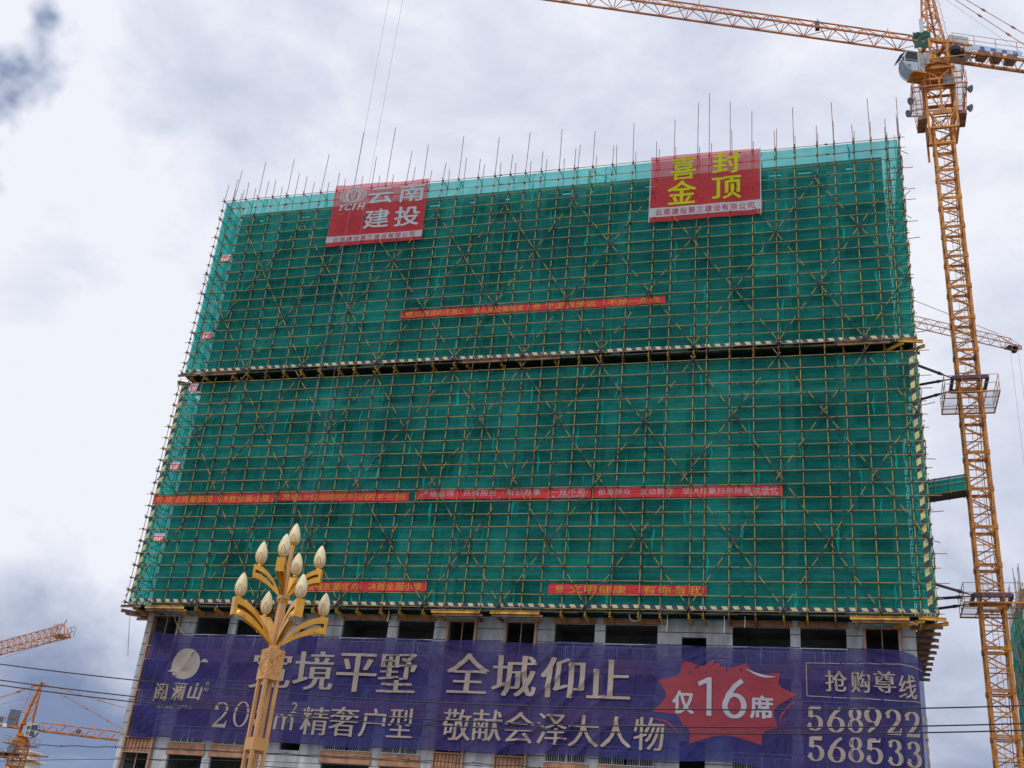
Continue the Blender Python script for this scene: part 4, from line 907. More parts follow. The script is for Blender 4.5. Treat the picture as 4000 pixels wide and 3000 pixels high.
# jib
J0 = A(.85, 0, 69.80); jm = MB()
T, P = truss_jib(jm, J0, JD, 55.0, 1.25, 1.15, 1.92, .13, .062)
jm.tube(P(0, 1), T(0), .05, 6); jm.tube(P(0, 2), T(0), .05, 6)
jb = jm.build('jib', M['crane_r'], cr1)
for i in (1, 4, 9, 13, 17):
    m = MB(); m.bar(T(i)+Vector((0, 0, .02)), T(i)+Vector((0, 0, .35 if i != 9 else .5)), .07, .12); m.build('line_lug', M['crane'], jb)
m = MB(); m.box(*sorted((T(4).x-.2, T(4).x+.15)), T(4).y-.5, T(4).y-.1, 69.88, 70.6); m.build('trolley_winch', M['black'], jb)
m = MB()
def fly(p, q, col='crane_r', r=.035):
    p, q = Vector(p), Vector(q); n = 5
    for i in range(n):
        a, b = p+(q-p)*i/n, p+(q-p)*(i+1)/n; m.tube(a, b, r, 6)
        if i: d = (q-p).normalized(); m.tube(a-d*.28, a, .04, 6, .10); m.tube(a, a+d*.28, .10, 6, .04)
HT = A(.35, 0, TOPZ)
lug = T(16)
m.bar(lug+Vector((0, 0, .1)), lug+(HT-lug).normalized()*1.9, .16, .22); fly(lug+(HT-lug).normalized()*1.9, HT); m.build('pendant_line', M['crane_r'], cr1); m = MB(); fly(T(26)+Vector((0, 0, .1)), HT)
m.build('pendant_line', M['crane_r'], cr1)
for b in (-.35, .35):
    m = MB(); fly(A(.2, b*.5, TOPZ), A(-11.5, b*1.6, 69.9), r=.03); m.build('pendant_line', M['crane_r'], cr1)
m = MB(); m.tube(A(-.4, 0, 76.4), A(-9.5, .2, 69.6), .012, 4); m.build('luff_rope', M['rope'], cr1)
m = MB()                                     # trolley rope hanging slack below the jib
m.path([J0+JD*(2+53*t/30)+Vector((0, 0, -.10-.55*math.sin(math.pi*t/30))) for t in range(31)], .014, 4); m.build('trolley_rope', M['rope'], cr1)
# counter jib with boxes, nameboard, ballast
cj = MB(); C0 = A(-.85, 0, 69.05)
for b in (-.62, .62):
    cj.bar(A(-.8, b, 69.38), A(-13.2, b, 69.38), .17, .26); cj.bar(A(-.8, b, 70.2), A(-4.6, b, 70.15), .12, .16)
    for k in range(5): cj.bar(A(-.9-k*.9, b, 69.4), A(-1.35-k*.9, b, 70.15), .06); cj.bar(A(-1.35-k*.9, b, 70.15), A(-1.8-k*.9, b, 69.4), .06)
for k in range(12): cj.bar(A(-1-k*1.05, -.62, 69.38), A(-1-k*1.05, .62, 69.38), .07); cj.bar(A(-1-k*1.05, -.62, 69.38), A(-2.05-k*1.05, .62, 69.38), .055)
co = cj.build('counter_jib', M['crane'], cr1)
m = MB()
for b in (-.72, .72):
    for z in (70.6, 71.15): m.tube(A(-1.2, b, z), A(-12.8, b, z), .022, 5)
    for k in range(7): m.bar(A(-1.3-k*1.8, b, 69.9), A(-1.3-k*1.8, b, 71.15), .05)
m.build('guard_rail', M['crane_r'], co)
def obox(m, a0, a1, b0, b1, z0, z1):
    v = [A(a, b, z) for z in (z0, z1) for a, b in ((a0, b0), (a1, b0), (a1, b1), (a0, b1))]
    m.add(v, [(0, 3, 2, 1), (4, 5, 6, 7), (0, 1, 5, 4), (1, 2, 6, 5), (2, 3, 7, 6), (3, 0, 4, 7)])
m = MB(); obox(m, -1.15, -2.75, -.5, .7, 70.1, 71.15); m.build('control_cabinet', M['greybox'], co)
m = MB(); obox(m, -1.2, -2.9, -.75, .6, 69.3, 69.85); m.build('resistor_box', M['greybox'], co)
for k in (-3.4, -4.6, -5.8):
    m = MB(); obox(m, k, k-.75, -.8, .0, 69.1, 69.65); m.build('small_box', M['rustbeam'], co)
NB = lambda s_: A(0, s_, 0)
near = 1 if (A(0, 1, 0).y < A(0, -1, 0).y) else -1
m = MB(); obox(m, -2.85, -7.0, near*.74, near*.80, 69.6, 70.1); nbd = m.build('nameboard', M['paleblue'], co)
m = MB(); line(m, '昆明俊马', 3.2, 6.9, 69.79, 69.79, .42, lambda u, v, g=0: tuple(A(-u, near*(.80+g), v)), .012, .012, squeeze=.55); m.build('nameboard_lettering', M['blue'], nbd)
for k in range(4): m = MB(); obox(m, -11.2-k*.45, -11.6-k*.45, -.9, .9, 67.6, 70.2); m.build('counterweight', M['raw'], cr1)
m = MB(); obox(m, -8.2, -9.8, -.5, .5, 69.1, 70.1); m.lathe(A(-9, -.6, 69.7), [(.45, 0), (.45, 1.2)], 14, tuple(JS)); m.build('hoist_winch', M['motor'], cr1)
# hoist ropes running straight down to a hook behind the block
dd = (fw + rx*((1545-2000)/4389.9) + uy*((1500-0)/4389.9)); n_ = Vector((dd.x, dd.y)); 
s_ = (n_.x*J0.y-n_.y*J0.x)/(n_.y*JD.x-n_.x*JD.y); TR = J0+JD*s_
m = MB(); m.box(TR.x-.7, TR.x+.7, TR.y-.6, TR.y+.6, 69.2, 69.5); m.build('trolley', M['crane'], cr1)
m = MB()
for o_ in (-.55, .55):
    m = MB(); a = TR+JD*o_; m.tube((a.x, a.y, 69.25), (a.x-JD.x*o_*.35, a.y-JD.y*o_*.35, 5.2), .010, 5); m.build('hoist_rope', M['rope'], cr1)
m = MB(); m.box(TR.x-.35, TR.x+.35, TR.y-.15, TR.y+.15, 4.2, 5.2); m.path([(TR.x+.25*math.sin(R(i*30)), TR.y, 3.75-.25*math.cos(R(i*30))) for i in range(-2, 8)], .06, 6); m.tube((TR.x, TR.y, 4.2), (TR.x, TR.y, 3.95), .06, 6); m.build('hook_block', M['crane_y'], cr1)
# operator's cab
cb = MB(); c0 = Vector((CX-2.05, CY-1.35, 0))
def cabp(u, v, z): return Vector((CX-1.15, CY-1.0, 0))+JD*(1.85-(1.85-u)*.76)+JN*v*.8+Vector((0, 0, 65.66+(z-65.73)*.76))
JN = Vector((JD.y, -JD.x, 0)) if (Vector((JD.y, -JD.x, 0)).y < 0) else Vector((-JD.y, JD.x, 0))
CZ = -.62
prof = [(u, z+CZ) for u, z in [(-.25, 66.55), (.75, 66.35), (1.35, 66.62), (1.72, 67.1), (1.85, 67.7), (1.80, 68.4), (1.55, 69.05), (-.25, 69.1)]]
V = []
for v in (-.15, 1.15): V += [cabp(u, v, z) for u, z in prof]
n = len(prof)
cb.mi = 0
cb.add(V, [(0, 1, 1+n, n), (6, 7, 7+n, 6+n), (7, 0, n, 7+n)])
sd_ = [cabp(u, 1.15, z) for u, z in prof]
cb.mi = 1; cb.add(sd_+[cabp(.35, 1.15, 66.55+CZ), cabp(.35, 1.15, 69.05+CZ)], [(0, 8, 9, 7)])
cbo = cb.build('operator_cab', [M['cabwhite'], M['planks']], cr1)
g_ = MB()
for k in range(1, 6): g_.add([V[k], V[k+1], V[k+1+n], V[k+n]], [(0, 1, 2, 3)])
sp = [cabp(.36, 1.14, 66.62+CZ)]+[cabp(u-.03, 1.14, z) for u, z in prof[1:7]]+[cabp(.36, 1.14, 69.0+CZ)]
g_.add(sp, [tuple(range(len(sp)))]); g_.add([p-JN*1.28 for p in sp], [tuple(range(len(sp)))]); g_.build('cab_glazing', M['cabglass'], cbo)
m = MB()
for v in (-.16, .5, 1.16): m.path([cabp(u+.02, v, z) for u, z in prof[1:7]], .055 if v > 1 else .03, 6)
for k in range(2, 6): m.tube(V[k]+JD*.02, V[k+n]+JD*.02, .03, 5)
m.path([cabp(.4, 1.17, 67.9+CZ), cabp(1.8, 1.17, 67.9+CZ)], .03, 5); m.path([cabp(.36, 1.17, 66.5+CZ), cabp(.36, 1.17, 69.05+CZ), cabp(1.5, 1.17, 69.05+CZ)], .05, 6)
m.build('cab_frame', M['cabwhite'], cbo)
m = MB(); m.add([cabp(-.3, v, z) for v, z in ((-.3, 66.2+CZ), (1.35, 66.2+CZ), (1.35, 66.34+CZ), (-.3, 66.34+CZ))]+[cabp(1.1, v, z) for v, z in ((-.3, 66.2+CZ), (1.35, 66.2+CZ), (1.35, 66.34+CZ), (-.3, 66.34+CZ))], [(0, 1, 2, 3), (7, 6, 5, 4), (0, 4, 5, 1), (1, 5, 6, 2), (2, 6, 7, 3), (3, 7, 4, 0)])
m.add([cabp(.3, -.1, 66.36+CZ), cabp(.3, 1.12, 66.36+CZ), cabp(1.15, 1.12, 66.36+CZ), cabp(1.15, -.1, 66.36+CZ), cabp(.3, -.1, 66.55+CZ), cabp(.3, 1.12, 66.55+CZ)], [(0, 1, 2, 3)]); m.build('cab_floor', M['crane_y'], cbo)
m = MB(); m.add([cabp(1.75, -.2, 68.95+CZ), cabp(1.75, 1.2, 68.95+CZ), cabp(2.35, 1.2, 68.3+CZ), cabp(2.35, -.2, 68.3+CZ)]+[cabp(1.72, -.2, 68.9+CZ), cabp(1.72, 1.2, 68.9+CZ), cabp(2.32, 1.2, 68.25+CZ), cabp(2.32, -.2, 68.25+CZ)], [(0, 1, 2, 3), (7, 6, 5, 4), (0, 4, 5, 1), (1, 5, 6, 2), (2, 6, 7, 3), (3, 7, 4, 0)])
for v in (.1, 1.0): m.tube(cabp(1.8, v, 68.4+CZ), cabp(2.6, v+.1, 67.75+CZ), .018, 4)
m.build('sun_visor', M['motor'], cbo)
m = MB(); m.box(CX-1.02, CX-.62, CY-1.62, CY-1.56, 67.55+CZ, 68.75+CZ); m.build('cab_door', M['planks'], cr1)
tm = MB(); tr_ = random.Random(2); tm.grid(lambda u, v: tuple(J0+JD*(-.3+1.5*u+.15*noise.noise(Vector((u*3, v*3, 1))))+JN*(.72+.12*noise.noise(Vector((u*4, v*4, 5))))+Vector((0, 0, 1.15-1.75*v-.35*u+.2*noise.noise(Vector((u*5, v*4, 9)))))), 0, 1, 12, 0, 1, 12)
tm.build('tarpaulin', M['tarp'], cr1)

# ---- green covered footbridge from scaffold to crane
br = thing('access_bridge', 'short footbridge wrapped in green netting between the scaffold and the crane mast', 'bridge', (7.0, 75, 30.6))
def bp(x, y, z): return (x, y, z+(x-5.5)*.16)
b = MB()
b.add([bp(5.45, 74.4, 30.75), bp(8.42, 74.4, 30.75), bp(8.42, 74.4, 31.75), bp(5.45, 74.4, 31.75), bp(5.45, 75.6, 30.75), bp(8.42, 75.6, 30.75), bp(8.42, 75.6, 31.75), bp(5.45, 75.6, 31.75)], [(0, 1, 2, 3), (4, 5, 6, 7)]); b.build('net_cover', M['netfold'], br)
b = MB()
for y in (74.36, 75.64):
    for z in (30.72, 31.25, 31.78): b.tube(bp(5.35, y, z), bp(8.5, y, z), .035, 6)
    for x in (5.5, 6.45, 7.4, 8.35): b.tube(bp(x, y, 30.6), bp(x, y, 31.85), .03, 5)
b.build('handrail', M['pole'], br)
b = MB(); b.add([bp(5.4, 74.4, 30.70), bp(8.45, 74.4, 30.70), bp(8.45, 75.6, 30.70), bp(5.4, 75.6, 30.70), bp(5.4, 74.4, 30.64), bp(8.45, 74.4, 30.64), bp(8.45, 75.6, 30.64), bp(5.4, 75.6, 30.64)], [(0, 1, 2, 3), (7, 6, 5, 4), (0, 4, 5, 1), (1, 5, 6, 2), (2, 6, 7, 3), (3, 7, 4, 0)]); b.build('deck', M['ply'], br)
b = MB(); b.add([bp(5.4, 74.40, 31.80), bp(8.45, 74.40, 31.80), bp(8.45, 75.6, 31.86), bp(5.4, 75.6, 31.86), bp(5.4, 74.38, 31.62), bp(8.45, 74.38, 31.62)], [(0, 1, 2, 3), (4, 5, 1, 0)]); b.build('roof_sheet', M['paleblue'], br)

# ---- hammerhead crane low at the left, with a white cab
K = 195/140.0
ax_, ay_ = -87.3*K, 109.45*K
Z = lambda z: 1.6+(z-1.6)*K
cr2 = thing('tower_crane', 'orange tower crane with a white cab standing low at the bottom left corner', 'tower crane', (ax_, ay_, 0), 'tower cranes round the site')
d2 = Vector((.89, .456, 0)).normalized(); s2 = d2.cross(Vector((0, 0, 1)))
B = lambda a, b, z: Vector((ax_, ay_, z))+d2*a+s2*b
cang = R(18); axv = ((math.cos(cang), math.sin(cang)), (-math.sin(cang), math.cos(cang)))
z = 1.0
while z < Z(16.6):
    m = MB(); truss_mast(m, ax_, ay_, 1.9, z, min(z+2.6, Z(16.9)), .15, .10, axv); m.build('mast_section', M['crane'], cr2); z += 2.6
zs = Z(17.4)
m = MB(); m.lathe((ax_, ay_, zs-.75), [(1.1, 0), (1.15, .35), (.8, .4), (.8, .65), (1.0, .7), (1.0, .95)], 20); m.build('slewing_unit', M['crane'], cr2)
m = MB()
for a, b in ((-.7, -.7), (.7, -.7), (.7, .7), (-.7, .7)): m.bar(B(a, b, zs+.1), B(a*.9, b*.9, zs+2.0), .22)
for zz in (zs+.3, zs+1.9):
    for p, q in (((-.7, -.7), (.7, -.7)), ((.7, -.7), (.7, .7)), ((.7, .7), (-.7, .7)), ((-.7, .7), (-.7, -.7))): m.bar(B(*p, zz), B(*q, zz), .25)
m.build('turret', M['crane'], cr2)
tz = Z(23.3); m = MB()
for b in (-1, 1):
    m.bar(B(-.55, b*.6, zs+2.0), B(.50, b*.15, tz), .2); m.bar(B(.75, b*.6, zs+2.0), B(.70, b*.15, tz-.3), .16)
    for k in range(5): t0, t1 = k/5, (k+1)/5; m.bar(B(-.55+1.05*t0, b*(.6-.45*t0), zs+2+(tz-zs-2)*t0), B(.75-.05*t1, b*(.6-.45*t1), zs+2+(tz-zs-2)*t1), .07)
for k in range(1, 9): t0 = k/9; m.bar(B(-.55+1.05*t0, -.6+.45*t0, zs+2+(tz-zs-2)*t0), B(-.55+1.05*t0, .6-.45*t0, zs+2+(tz-zs-2)*t0), .06)
m.bar(B(-.9, 0, tz-.55), B(1.5, 0, tz-.35), .22); m.lathe(B(.65, -.12, tz), [(.22, 0), (.22, .24)], 12, tuple(s2)); m.build('tower_head', M['crane'], cr2)
m = MB(); fl = lambda t, o: B(-.55+1.05*t-.35-o, 0, zs+2.2+(tz-zs-2.2)*t)
for k in range(2, 8): t = k/9; m.path([fl(t, 0), fl(t, .55), fl(t, .55)+Vector((0, 0, .35))], .035, 4)
for o in (0, .55): m.path([fl(t/9, o) for t in range(2, 8)], .03, 4)
m.build('caged_ladder', M['crane'], cr2)
zj2 = zs+1.15; m = MB(); T2, P2 = truss_jib(m, B(1.1, 0, zj2), d2, 50, 1.3, 1.25, 1.9, .17, .08); m.build('jib', M['crane'], cr2)
m = MB(); hb = B(.65, 0, tz)
def fly2(m, p, q, r=.045):
    p, q = Vector(p), Vector(q)
    for i in range(4):
        a, b = p+(q-p)*i/4, p+(q-p)*(i+1)/4; m.tube(a, b, r, 5)
        if i: d_ = (q-p).normalized(); m.tube(a-d_*.4, a, .05, 6, .14); m.tube(a, a+d_*.4, .14, 6, .05)
fly2(m, hb, T2(7)); m.bar(T2(7), T2(7)+(hb-T2(7)).normalized()*1.5, .2); m.build('pendant_line', M['crane'], cr2); m = MB(); fly2(m, hb, T2(18)); m.build('pendant_line', M['crane'], cr2)
m = MB(); fly2(m, B(.4, .2, tz-.2), B(-11, .5, zj2+1)); m.build('pendant_line', M['crane'], cr2)
m = MB(); fly2(m, B(.4, -.2, tz-.2), B(-11, -.5, zj2+1)); m.build('pendant_line', M['crane'], cr2)
m = MB(); m.tube(B(.2, 0, tz-2), B(-10, 0, zj2+1), .02, 4); m.build('luff_rope', M['rope'], cr2)
m = MB(); m.lathe(T2(3)-Vector((0, 0, 1.0)), [(.1, 0), (.38, .12), (.38, .6), (.1, .75)], 10); m.build('trolley_winch', M['motor'], cr2)
m = MB()
for b in (-.6, .6): m.bar(B(-.7, b, zj2+.1), B(-13, b, zj2+.1), .2, .3)
for k in range(10): m.bar(B(-1-k*1.2, -.6, zj2+.1), B(-1-k*1.2, .6, zj2+.1), .1)
for b in (-.62, .62): m.tube(B(-1.5, b, zj2+1.3), B(-12.5, b, zj2+1.3), .03, 4); [m.tube(B(-1.5-k*1.8, b, zj2+.2), B(-1.5-k*1.8, b, zj2+1.3), .03, 4) for k in range(7)]
cj2 = m.build('counter_jib', M['crane'], cr2)
nb = min((1, -1), key=lambda q: B(0, q, 0).y)
m = MB()
def b2(m, a0, a1, c0, c1, z0, z1):
    v = [B(a, c, z) for z in (z0, z1) for a, c in ((a0, c0), (a1, c0), (a1, c1), (a0, c1))]
    m.add(v, [(0, 3, 2, 1), (4, 5, 6, 7), (0, 1, 5, 4), (1, 2, 6, 5), (2, 3, 7, 6), (3, 0, 4, 7)])
b2(m, -1.3, -2.8, -.5, .5, zj2+.3, zj2+2.6); m.build('control_cabinet', M['motor'], cj2)
for a in (-3.6, -5.3):
    m = MB(); b2(m, a, a-1.0, -.5, .5, zj2+.35, zj2+1.35); m.build('small_box', M['motor'], cj2)
m = MB(); b2(m, -2.6, -7.6, nb*.72, nb*.78, zj2-.12, zj2+.36); nb2 = m.build('nameboard', M['whiteprint'], cj2)
m = MB(); line(m, '昆明俊马', 2.9, 7.3, zj2+.07, zj2+.07, .42, lambda u, v, g=0: tuple(B(-u if nb < 0 else -u, nb*(.78+g), v)), .02, .012, squeeze=.5); m.build('nameboard_lettering', M['signred'], nb2)
# cab on the near side of the turret
c2 = MB(); CP = lambda u, v, z: Vector((ax_, ay_, zs))+d2*(u)+s2*(nb*v)+Vector((0, 0, z))
pr = [(.5, -.15), (1.5, -.25), (2.0, .05), (2.35, .7), (2.4, 1.3), (2.25, 1.75), (.9, 1.95), (.5, 1.75)]
V = [CP(u, v, z) for v in (.95, 2.25) for u, z in pr]; n = 8
c2.add(V, [(0, 1, 1+n, n), (5, 6, 6+n, 5+n), (6, 7, 7+n, 6+n), (7, 0, n, 7+n), tuple(range(7, -1, -1)), tuple(range(n, 2*n))]); cbo2 = c2.build('operator_cab', M['cabwhite'], cr2)
m = MB()
for k in range(1, 5): m.add([V[k]+d2*.02, V[k+1]+d2*.02, V[k+1+n]+d2*.02, V[k+n]+d2*.02], [(0, 1, 2, 3)])
for zz0, zz1, u1 in ((.85, 1.65, 2.2), (-.05, .72, 1.9)): m.add([CP(1.25, 2.27, zz0), CP(u1+.1, 2.27, zz0), CP(u1, 2.27, zz1), CP(1.25, 2.27, zz1)], [(0, 1, 2, 3)])
m.build('cab_glazing', M['glass'], cbo2)
m = MB(); put(m, '俊', *(.88, 1.12), .52, .62, lambda u, v, g=0: tuple(CP(u, 2.25+g, v)), .02, .012, ((.05, 0),)); put(m, '马', *(.86, .35), .5, .56, lambda u, v, g=0: tuple(CP(u, 2.25+g, v)), .02, .012, ((.05, 0),)); m.build('cab_lettering', M['black'], cbo2)
for zz, ra in ((Z(17.0)-.15, 1.9), (Z(15.4), 2.3)):
    platform(cr2, ax_-ra, ax_+ra, ay_-ra, ay_+ra, ax_-1, ax_+1, ay_-1, ay_+1, zz-.5, 1.1, M['crane'])
m = MB(); m.lathe((ax_-.5, ay_-1.3, Z(16.1)-.3), [(.3, -.25), (.62, -.2), (.62, .2), (.3, .25)], 16, (.3, -1, .2)); m.build('cable_drum', M['motor'], cr2)
m = MB(); m.bar(B(-.5, 0, Z(15.5)), B(4.2, -1.0, Z(15.7)), .18, .24); m.bar(B(-.5, .9, Z(15.5)), B(4.2, -1.0, Z(15.7)), .12, .16); m.build('monorail_beam', M['crane'], cr2)
m = MB(); m.box(ax_-1.9, ax_-.9, ay_-1.9, ay_-1.0, Z(15.4)-.5, Z(15.4)+.2); m.build('hydraulic_unit', M['black'], cr2); m = MB(); m.box(ax_+.1, ax_+1.2, ay_-1.9, ay_-1.1, Z(15.4)-.5, Z(15.4)+.2); m.build('hydraulic_unit', M['black'], cr2)

# ---- jib tip reaching in from the left edge
tp = Vector((-73.6, 94.8, 0)); D3 = 120.0
tip = Vector((-73.62, 94.77, 25.16)); d3 = Vector((.868, -.497, 0)).normalized()
cr3 = thing('tower_crane', 'orange lattice crane whose jib tip reaches in from the left edge above the wires', 'tower crane', tuple(tip-d3*52-Vector((0, 0, tip.z))), 'tower cranes round the site')
root = tip-d3*52
m = MB(); T3, P3 = truss_jib(m, root, d3, 51.2, 1.35, 1.25, 1.55, .10, .055)
e = T3(32)
m.tube(e, e+Vector((0, 0, .45))+d3*.35, .05, 6); m.tube(e, tip-d3*.8+Vector((0, 0, .1)), .06, 6)
for sgn in (-1, 1): m.tube(P3(33, 1 if sgn < 0 else 2), tip+Vector((0, 0, .05)), .055, 6)
jb3 = m.build('jib', M['crane'], cr3)
s3 = d3.cross(Vector((0, 0, 1))).normalized(); m = MB()
for sgn in (-.75, .75):
    for zz in (.55, 1.05): m.tube(tip-d3*2.2+s3*sgn+Vector((0, 0, zz)), tip-d3*.4+s3*sgn*.8+Vector((0, 0, zz)), .03, 5)
    for k in range(3): m.tube(tip-d3*(2.2-.9*k)+s3*sgn, tip-d3*(2.2-.9*k)+s3*sgn+Vector((0, 0, 1.05)), .03, 5)
m.bar(tip-d3*2.6, tip-d3*.9, .9, .08); m.build('tip_basket', M['crane'], jb3)
m = MB(); m.path([root+d3*(51*t/24)+Vector((0, 0, -.15-.8*math.sin(math.pi*t/24))) for t in range(25)], .022, 4); m.build('trolley_rope', M['rope'], cr3)
z = .5
while z < 26: 
    m = MB(); truss_mast(m, root.x, root.y, 1.5, z, z+2.6, .15, .08); m.build('mast_section', M['crane'], cr3); z += 2.6
m = MB(); m.bar(root, root-d3*12, 1.2, .3); m.build('counter_jib', M['crane'], cr3)
m = MB()
for sgn in (-.5, .5): m.bar(root+s3*sgn, root+s3*sgn*.2+Vector((0, 0, 7)), .18)
m.build('tower_head', M['crane'], cr3)
m = MB(); m.tube(root+Vector((0, 0, 7)), T3(20), .05, 5); m.build('pendant_line', M['crane'], cr3)

# ---- pale jib seen past the right edge of the block
d4 = Vector((.861, .509, 0)).normalized(); tip4 = Vector((20.1, 116.5, 64.1)); root4 = tip4-d4*50
cr4 = thing('tower_crane', 'pale tower crane behind the block, its thin jib tip crossing behind the near mast', 'tower crane', (root4.x, root4.y, 0), 'tower cranes round the site')
m = MB(); T4, P4 = truss_jib(m, root4, d4, 49.5, 1.15, 1.05, 1.5, .09, .045); e = T4(31); m.tube(e, tip4, .05, 5); m.tube(P4(33, 1), tip4, .05, 5); m.tube(P4(33, 2), tip4, .05, 5); jb4 = m.build('jib', M['crane_far'], cr4)
m = MB(); top4 = root4+Vector((0, 0, 9.5)); fly2(m, top4, T4(31)+Vector((0, 0, .2)), .035); m.build('pendant_line', M['crane_far'], cr4)
m = MB(); q4 = tip4-d4*1.0; m.lathe((q4.x, q4.y, q4.z-.85), [(.12, .2), (.28, .26), (.28, .5), (.12, .6)], 10); m.bar(q4-d4*.9+Vector((0, 0, -.15)), q4+d4*.4+Vector((0, 0, -.15)), .9, .12); m.build('trolley', M['black'], cr4)
s4 = d4.cross(Vector((0, 0, 1))).normalized(); m = MB()
for k in range(3): m.tube(q4-d4*(1.6-.8*k)+s4*.7, q4-d4*(1.6-.8*k)+s4*.7+Vector((0, 0, -.8)), .03, 4)
m.tube(q4-d4*1.6+s4*.7+Vector((0, 0, -.8)), q4+s4*.7+Vector((0, 0, -.8)), .03, 4); m.build('tip_basket', M['crane_far'], cr4)
m = MB()
for o_ in (-.5, .5): m = MB(); a = q4+d4*o_; m.tube((a.x, a.y, 63.5), (a.x, a.y, 14), .014, 4); m.build('hoist_rope', M['rope'], cr4)
m = MB(); m.box(q4.x-.5, q4.x+.5, q4.y-.2, q4.y+.2, 12.8, 14); m.build('hook_block', M['crane_y'], cr4)
z = .5
while z < 64:
    m = MB(); truss_mast(m, root4.x, root4.y, 1.5, z, z+2.6, .15, .08); m.build('mast_section', M['crane_far'], cr4); z += 2.6
m = MB()
for b in (-.5, .5): m.bar(root4+s4*b, top4+s4*b*.2, .18)
m.build('tower_head', M['crane_far'], cr4); m = MB(); m.bar(root4, root4-d4*12, 1.2, .3); m.build('counter_jib', M['crane_far'], cr4)

# ------------------------------------------------------------------ neighbours
# netted block behind the crane mast at the right edge
nb_ = thing('netted_building', 'second tower block in tattered green netting behind the crane mast at the right edge', 'building', (24, 125, 0))
DX = 118.0
def fr_(px, py, D):
    d = fw + rx*((px-2000)/4389.9) + uy*((1500-py)/4389.9); k = D/math.hypot(d.x, d.y); return Vector((d.x*k, d.y*k, 1.6+d.z*k))
n0 = fr_(3988, 2300, DX); n1 = fr_(3936, 2372, DX+16)
zt_ = n0.z; e0 = Vector((n0.x, n0.y, 0)); e1 = Vector((n1.x, n1.y, 0)); e2 = e0+Vector((26, 6, 0)); zmid = zt_*.62
def wallnet(a, b, z0, z1, nx, nz):
    m = MB(); dv = b-a; nn_ = Vector((dv.y, -dv.x, 0)).normalized()
    def f(u, v):
        p = a+dv*u; o_ = .25*noise.noise(Vector((u*dv.length*.8, v*9, 3)))+.18*noise.noise(Vector((u*dv.length*2.2, v*24, 6)))
        return (p.x+nn_.x*o_, p.y+nn_.y*o_, z0+(z1-z0)*v+.12*noise.noise(Vector((u*20, v*6, 1))))
    m.grid(f, 0, 1, nx, 0, 1, nz); return m
for a, b, nx in ((e1, e0, 24), (e0, e2, 30)):
    wallnet(a, b, zmid+.6, zt_, nx, 34).build('net_sheet', M['netdark'], nb_); wallnet(a, b, 2, zmid-.6, nx, 40).build('net_sheet', M['netdark'], nb_)
m = MB(); q_ = lambda a, t: a+(Vector((32, 140, 0))-a)*t
ii = [q_(e1, .06), q_(e0, .09), q_(e2, .08), Vector((e2.x-4, e2.y+22, 0)), Vector((e1.x+6, e1.y+10, 0))]; k = len(ii)
m.add([(*v.xy, 0) for v in ii]+[(*v.xy, zt_-1.5) for v in ii], [(i, (i+1) % k, (i+1) % k+k, i+k) for i in range(k)]+[tuple(range(k, 2*k))]); m.build('wall', M['raw'], nb_)
rb = random.Random(4); m = MB()
for a, b, n in ((e1, e0, 14), (e0, e2, 16)):
    for i in range(n):
        p = a+(b-a)*(i/n); m = MB(); m.tube((p.x, p.y, 1), (p.x, p.y, zt_+rb.choice((.8, 1.5, 2.6, 4.0))), .04, 5); m.build('upright', M['spike'], nb_)
    for z in [zt_-1.8*k_ for k_ in range(13)]: m = MB(); m.tube((a.x, a.y, z), (b.x, b.y, z), .03, 4); m.build('ledger', M['spike'], nb_)
m = MB()
for i in range(9):
    p = e1+(e0-e1)*(i/8); m = MB(); m.bar((p.x-1.0, p.y-.6, zmid-.1), (p.x+1.5, p.y+.9, zmid-.1), .16, .24); m.build('cantilever_beam', M['rustbeam'], nb_)
m = MB(); m.bar((e1.x, e1.y, zmid+.4), (e0.x, e0.y, zmid+.4), .1, .5); m.build('edge_board', M['rustbeam'], nb_)
# cream building far behind the left crane
cbm = thing('cream_building', 'distant cream building with white cornices, only its roof edge showing behind the left crane', 'building', (-146, 182, 0))
pa, pb = fr_(20, 2990, 232), fr_(116, 2990, 229); zc_ = fr_(100, 2978, 230).z
def pbox(m, a, b, dep, z0, z1, ov=0):
    d_ = (b-a); d_.z = 0; d_.normalize(); q_ = Vector((-d_.y, d_.x, 0)); a = a-d_*ov-q_*ov; b = b+d_*ov-q_*ov
    v = [Vector((p.x, p.y, z)) for z in (z0, z1) for p in (a, b, b+q_*(dep+2*ov), a+q_*(dep+2*ov))]
    m.add(v, [(0, 3, 2, 1), (4, 5, 6, 7), (0, 1, 5, 4), (1, 2, 6, 5), (2, 3, 7, 6), (3, 0, 4, 7)])
m = MB(); pbox(m, pa, pb, 3, 0, zc_+.2); m.build('wall', M['cream'], cbm)
m = MB(); pbox(m, pa, pb, 3, zc_+.2, zc_+.55, .7); m.build('cornice', M['corn'], cbm); m = MB(); pbox(m, pa, pb+(pa-pb)*.12, 2.6, zc_+.552, zc_+1.7); m.build('attic', M['cream'], cbm); m = MB(); pbox(m, pa, pb+(pa-pb)*.12, 2.6, zc_+1.705, zc_+2.0, .5); m.build('cornice', M['corn'], cbm)

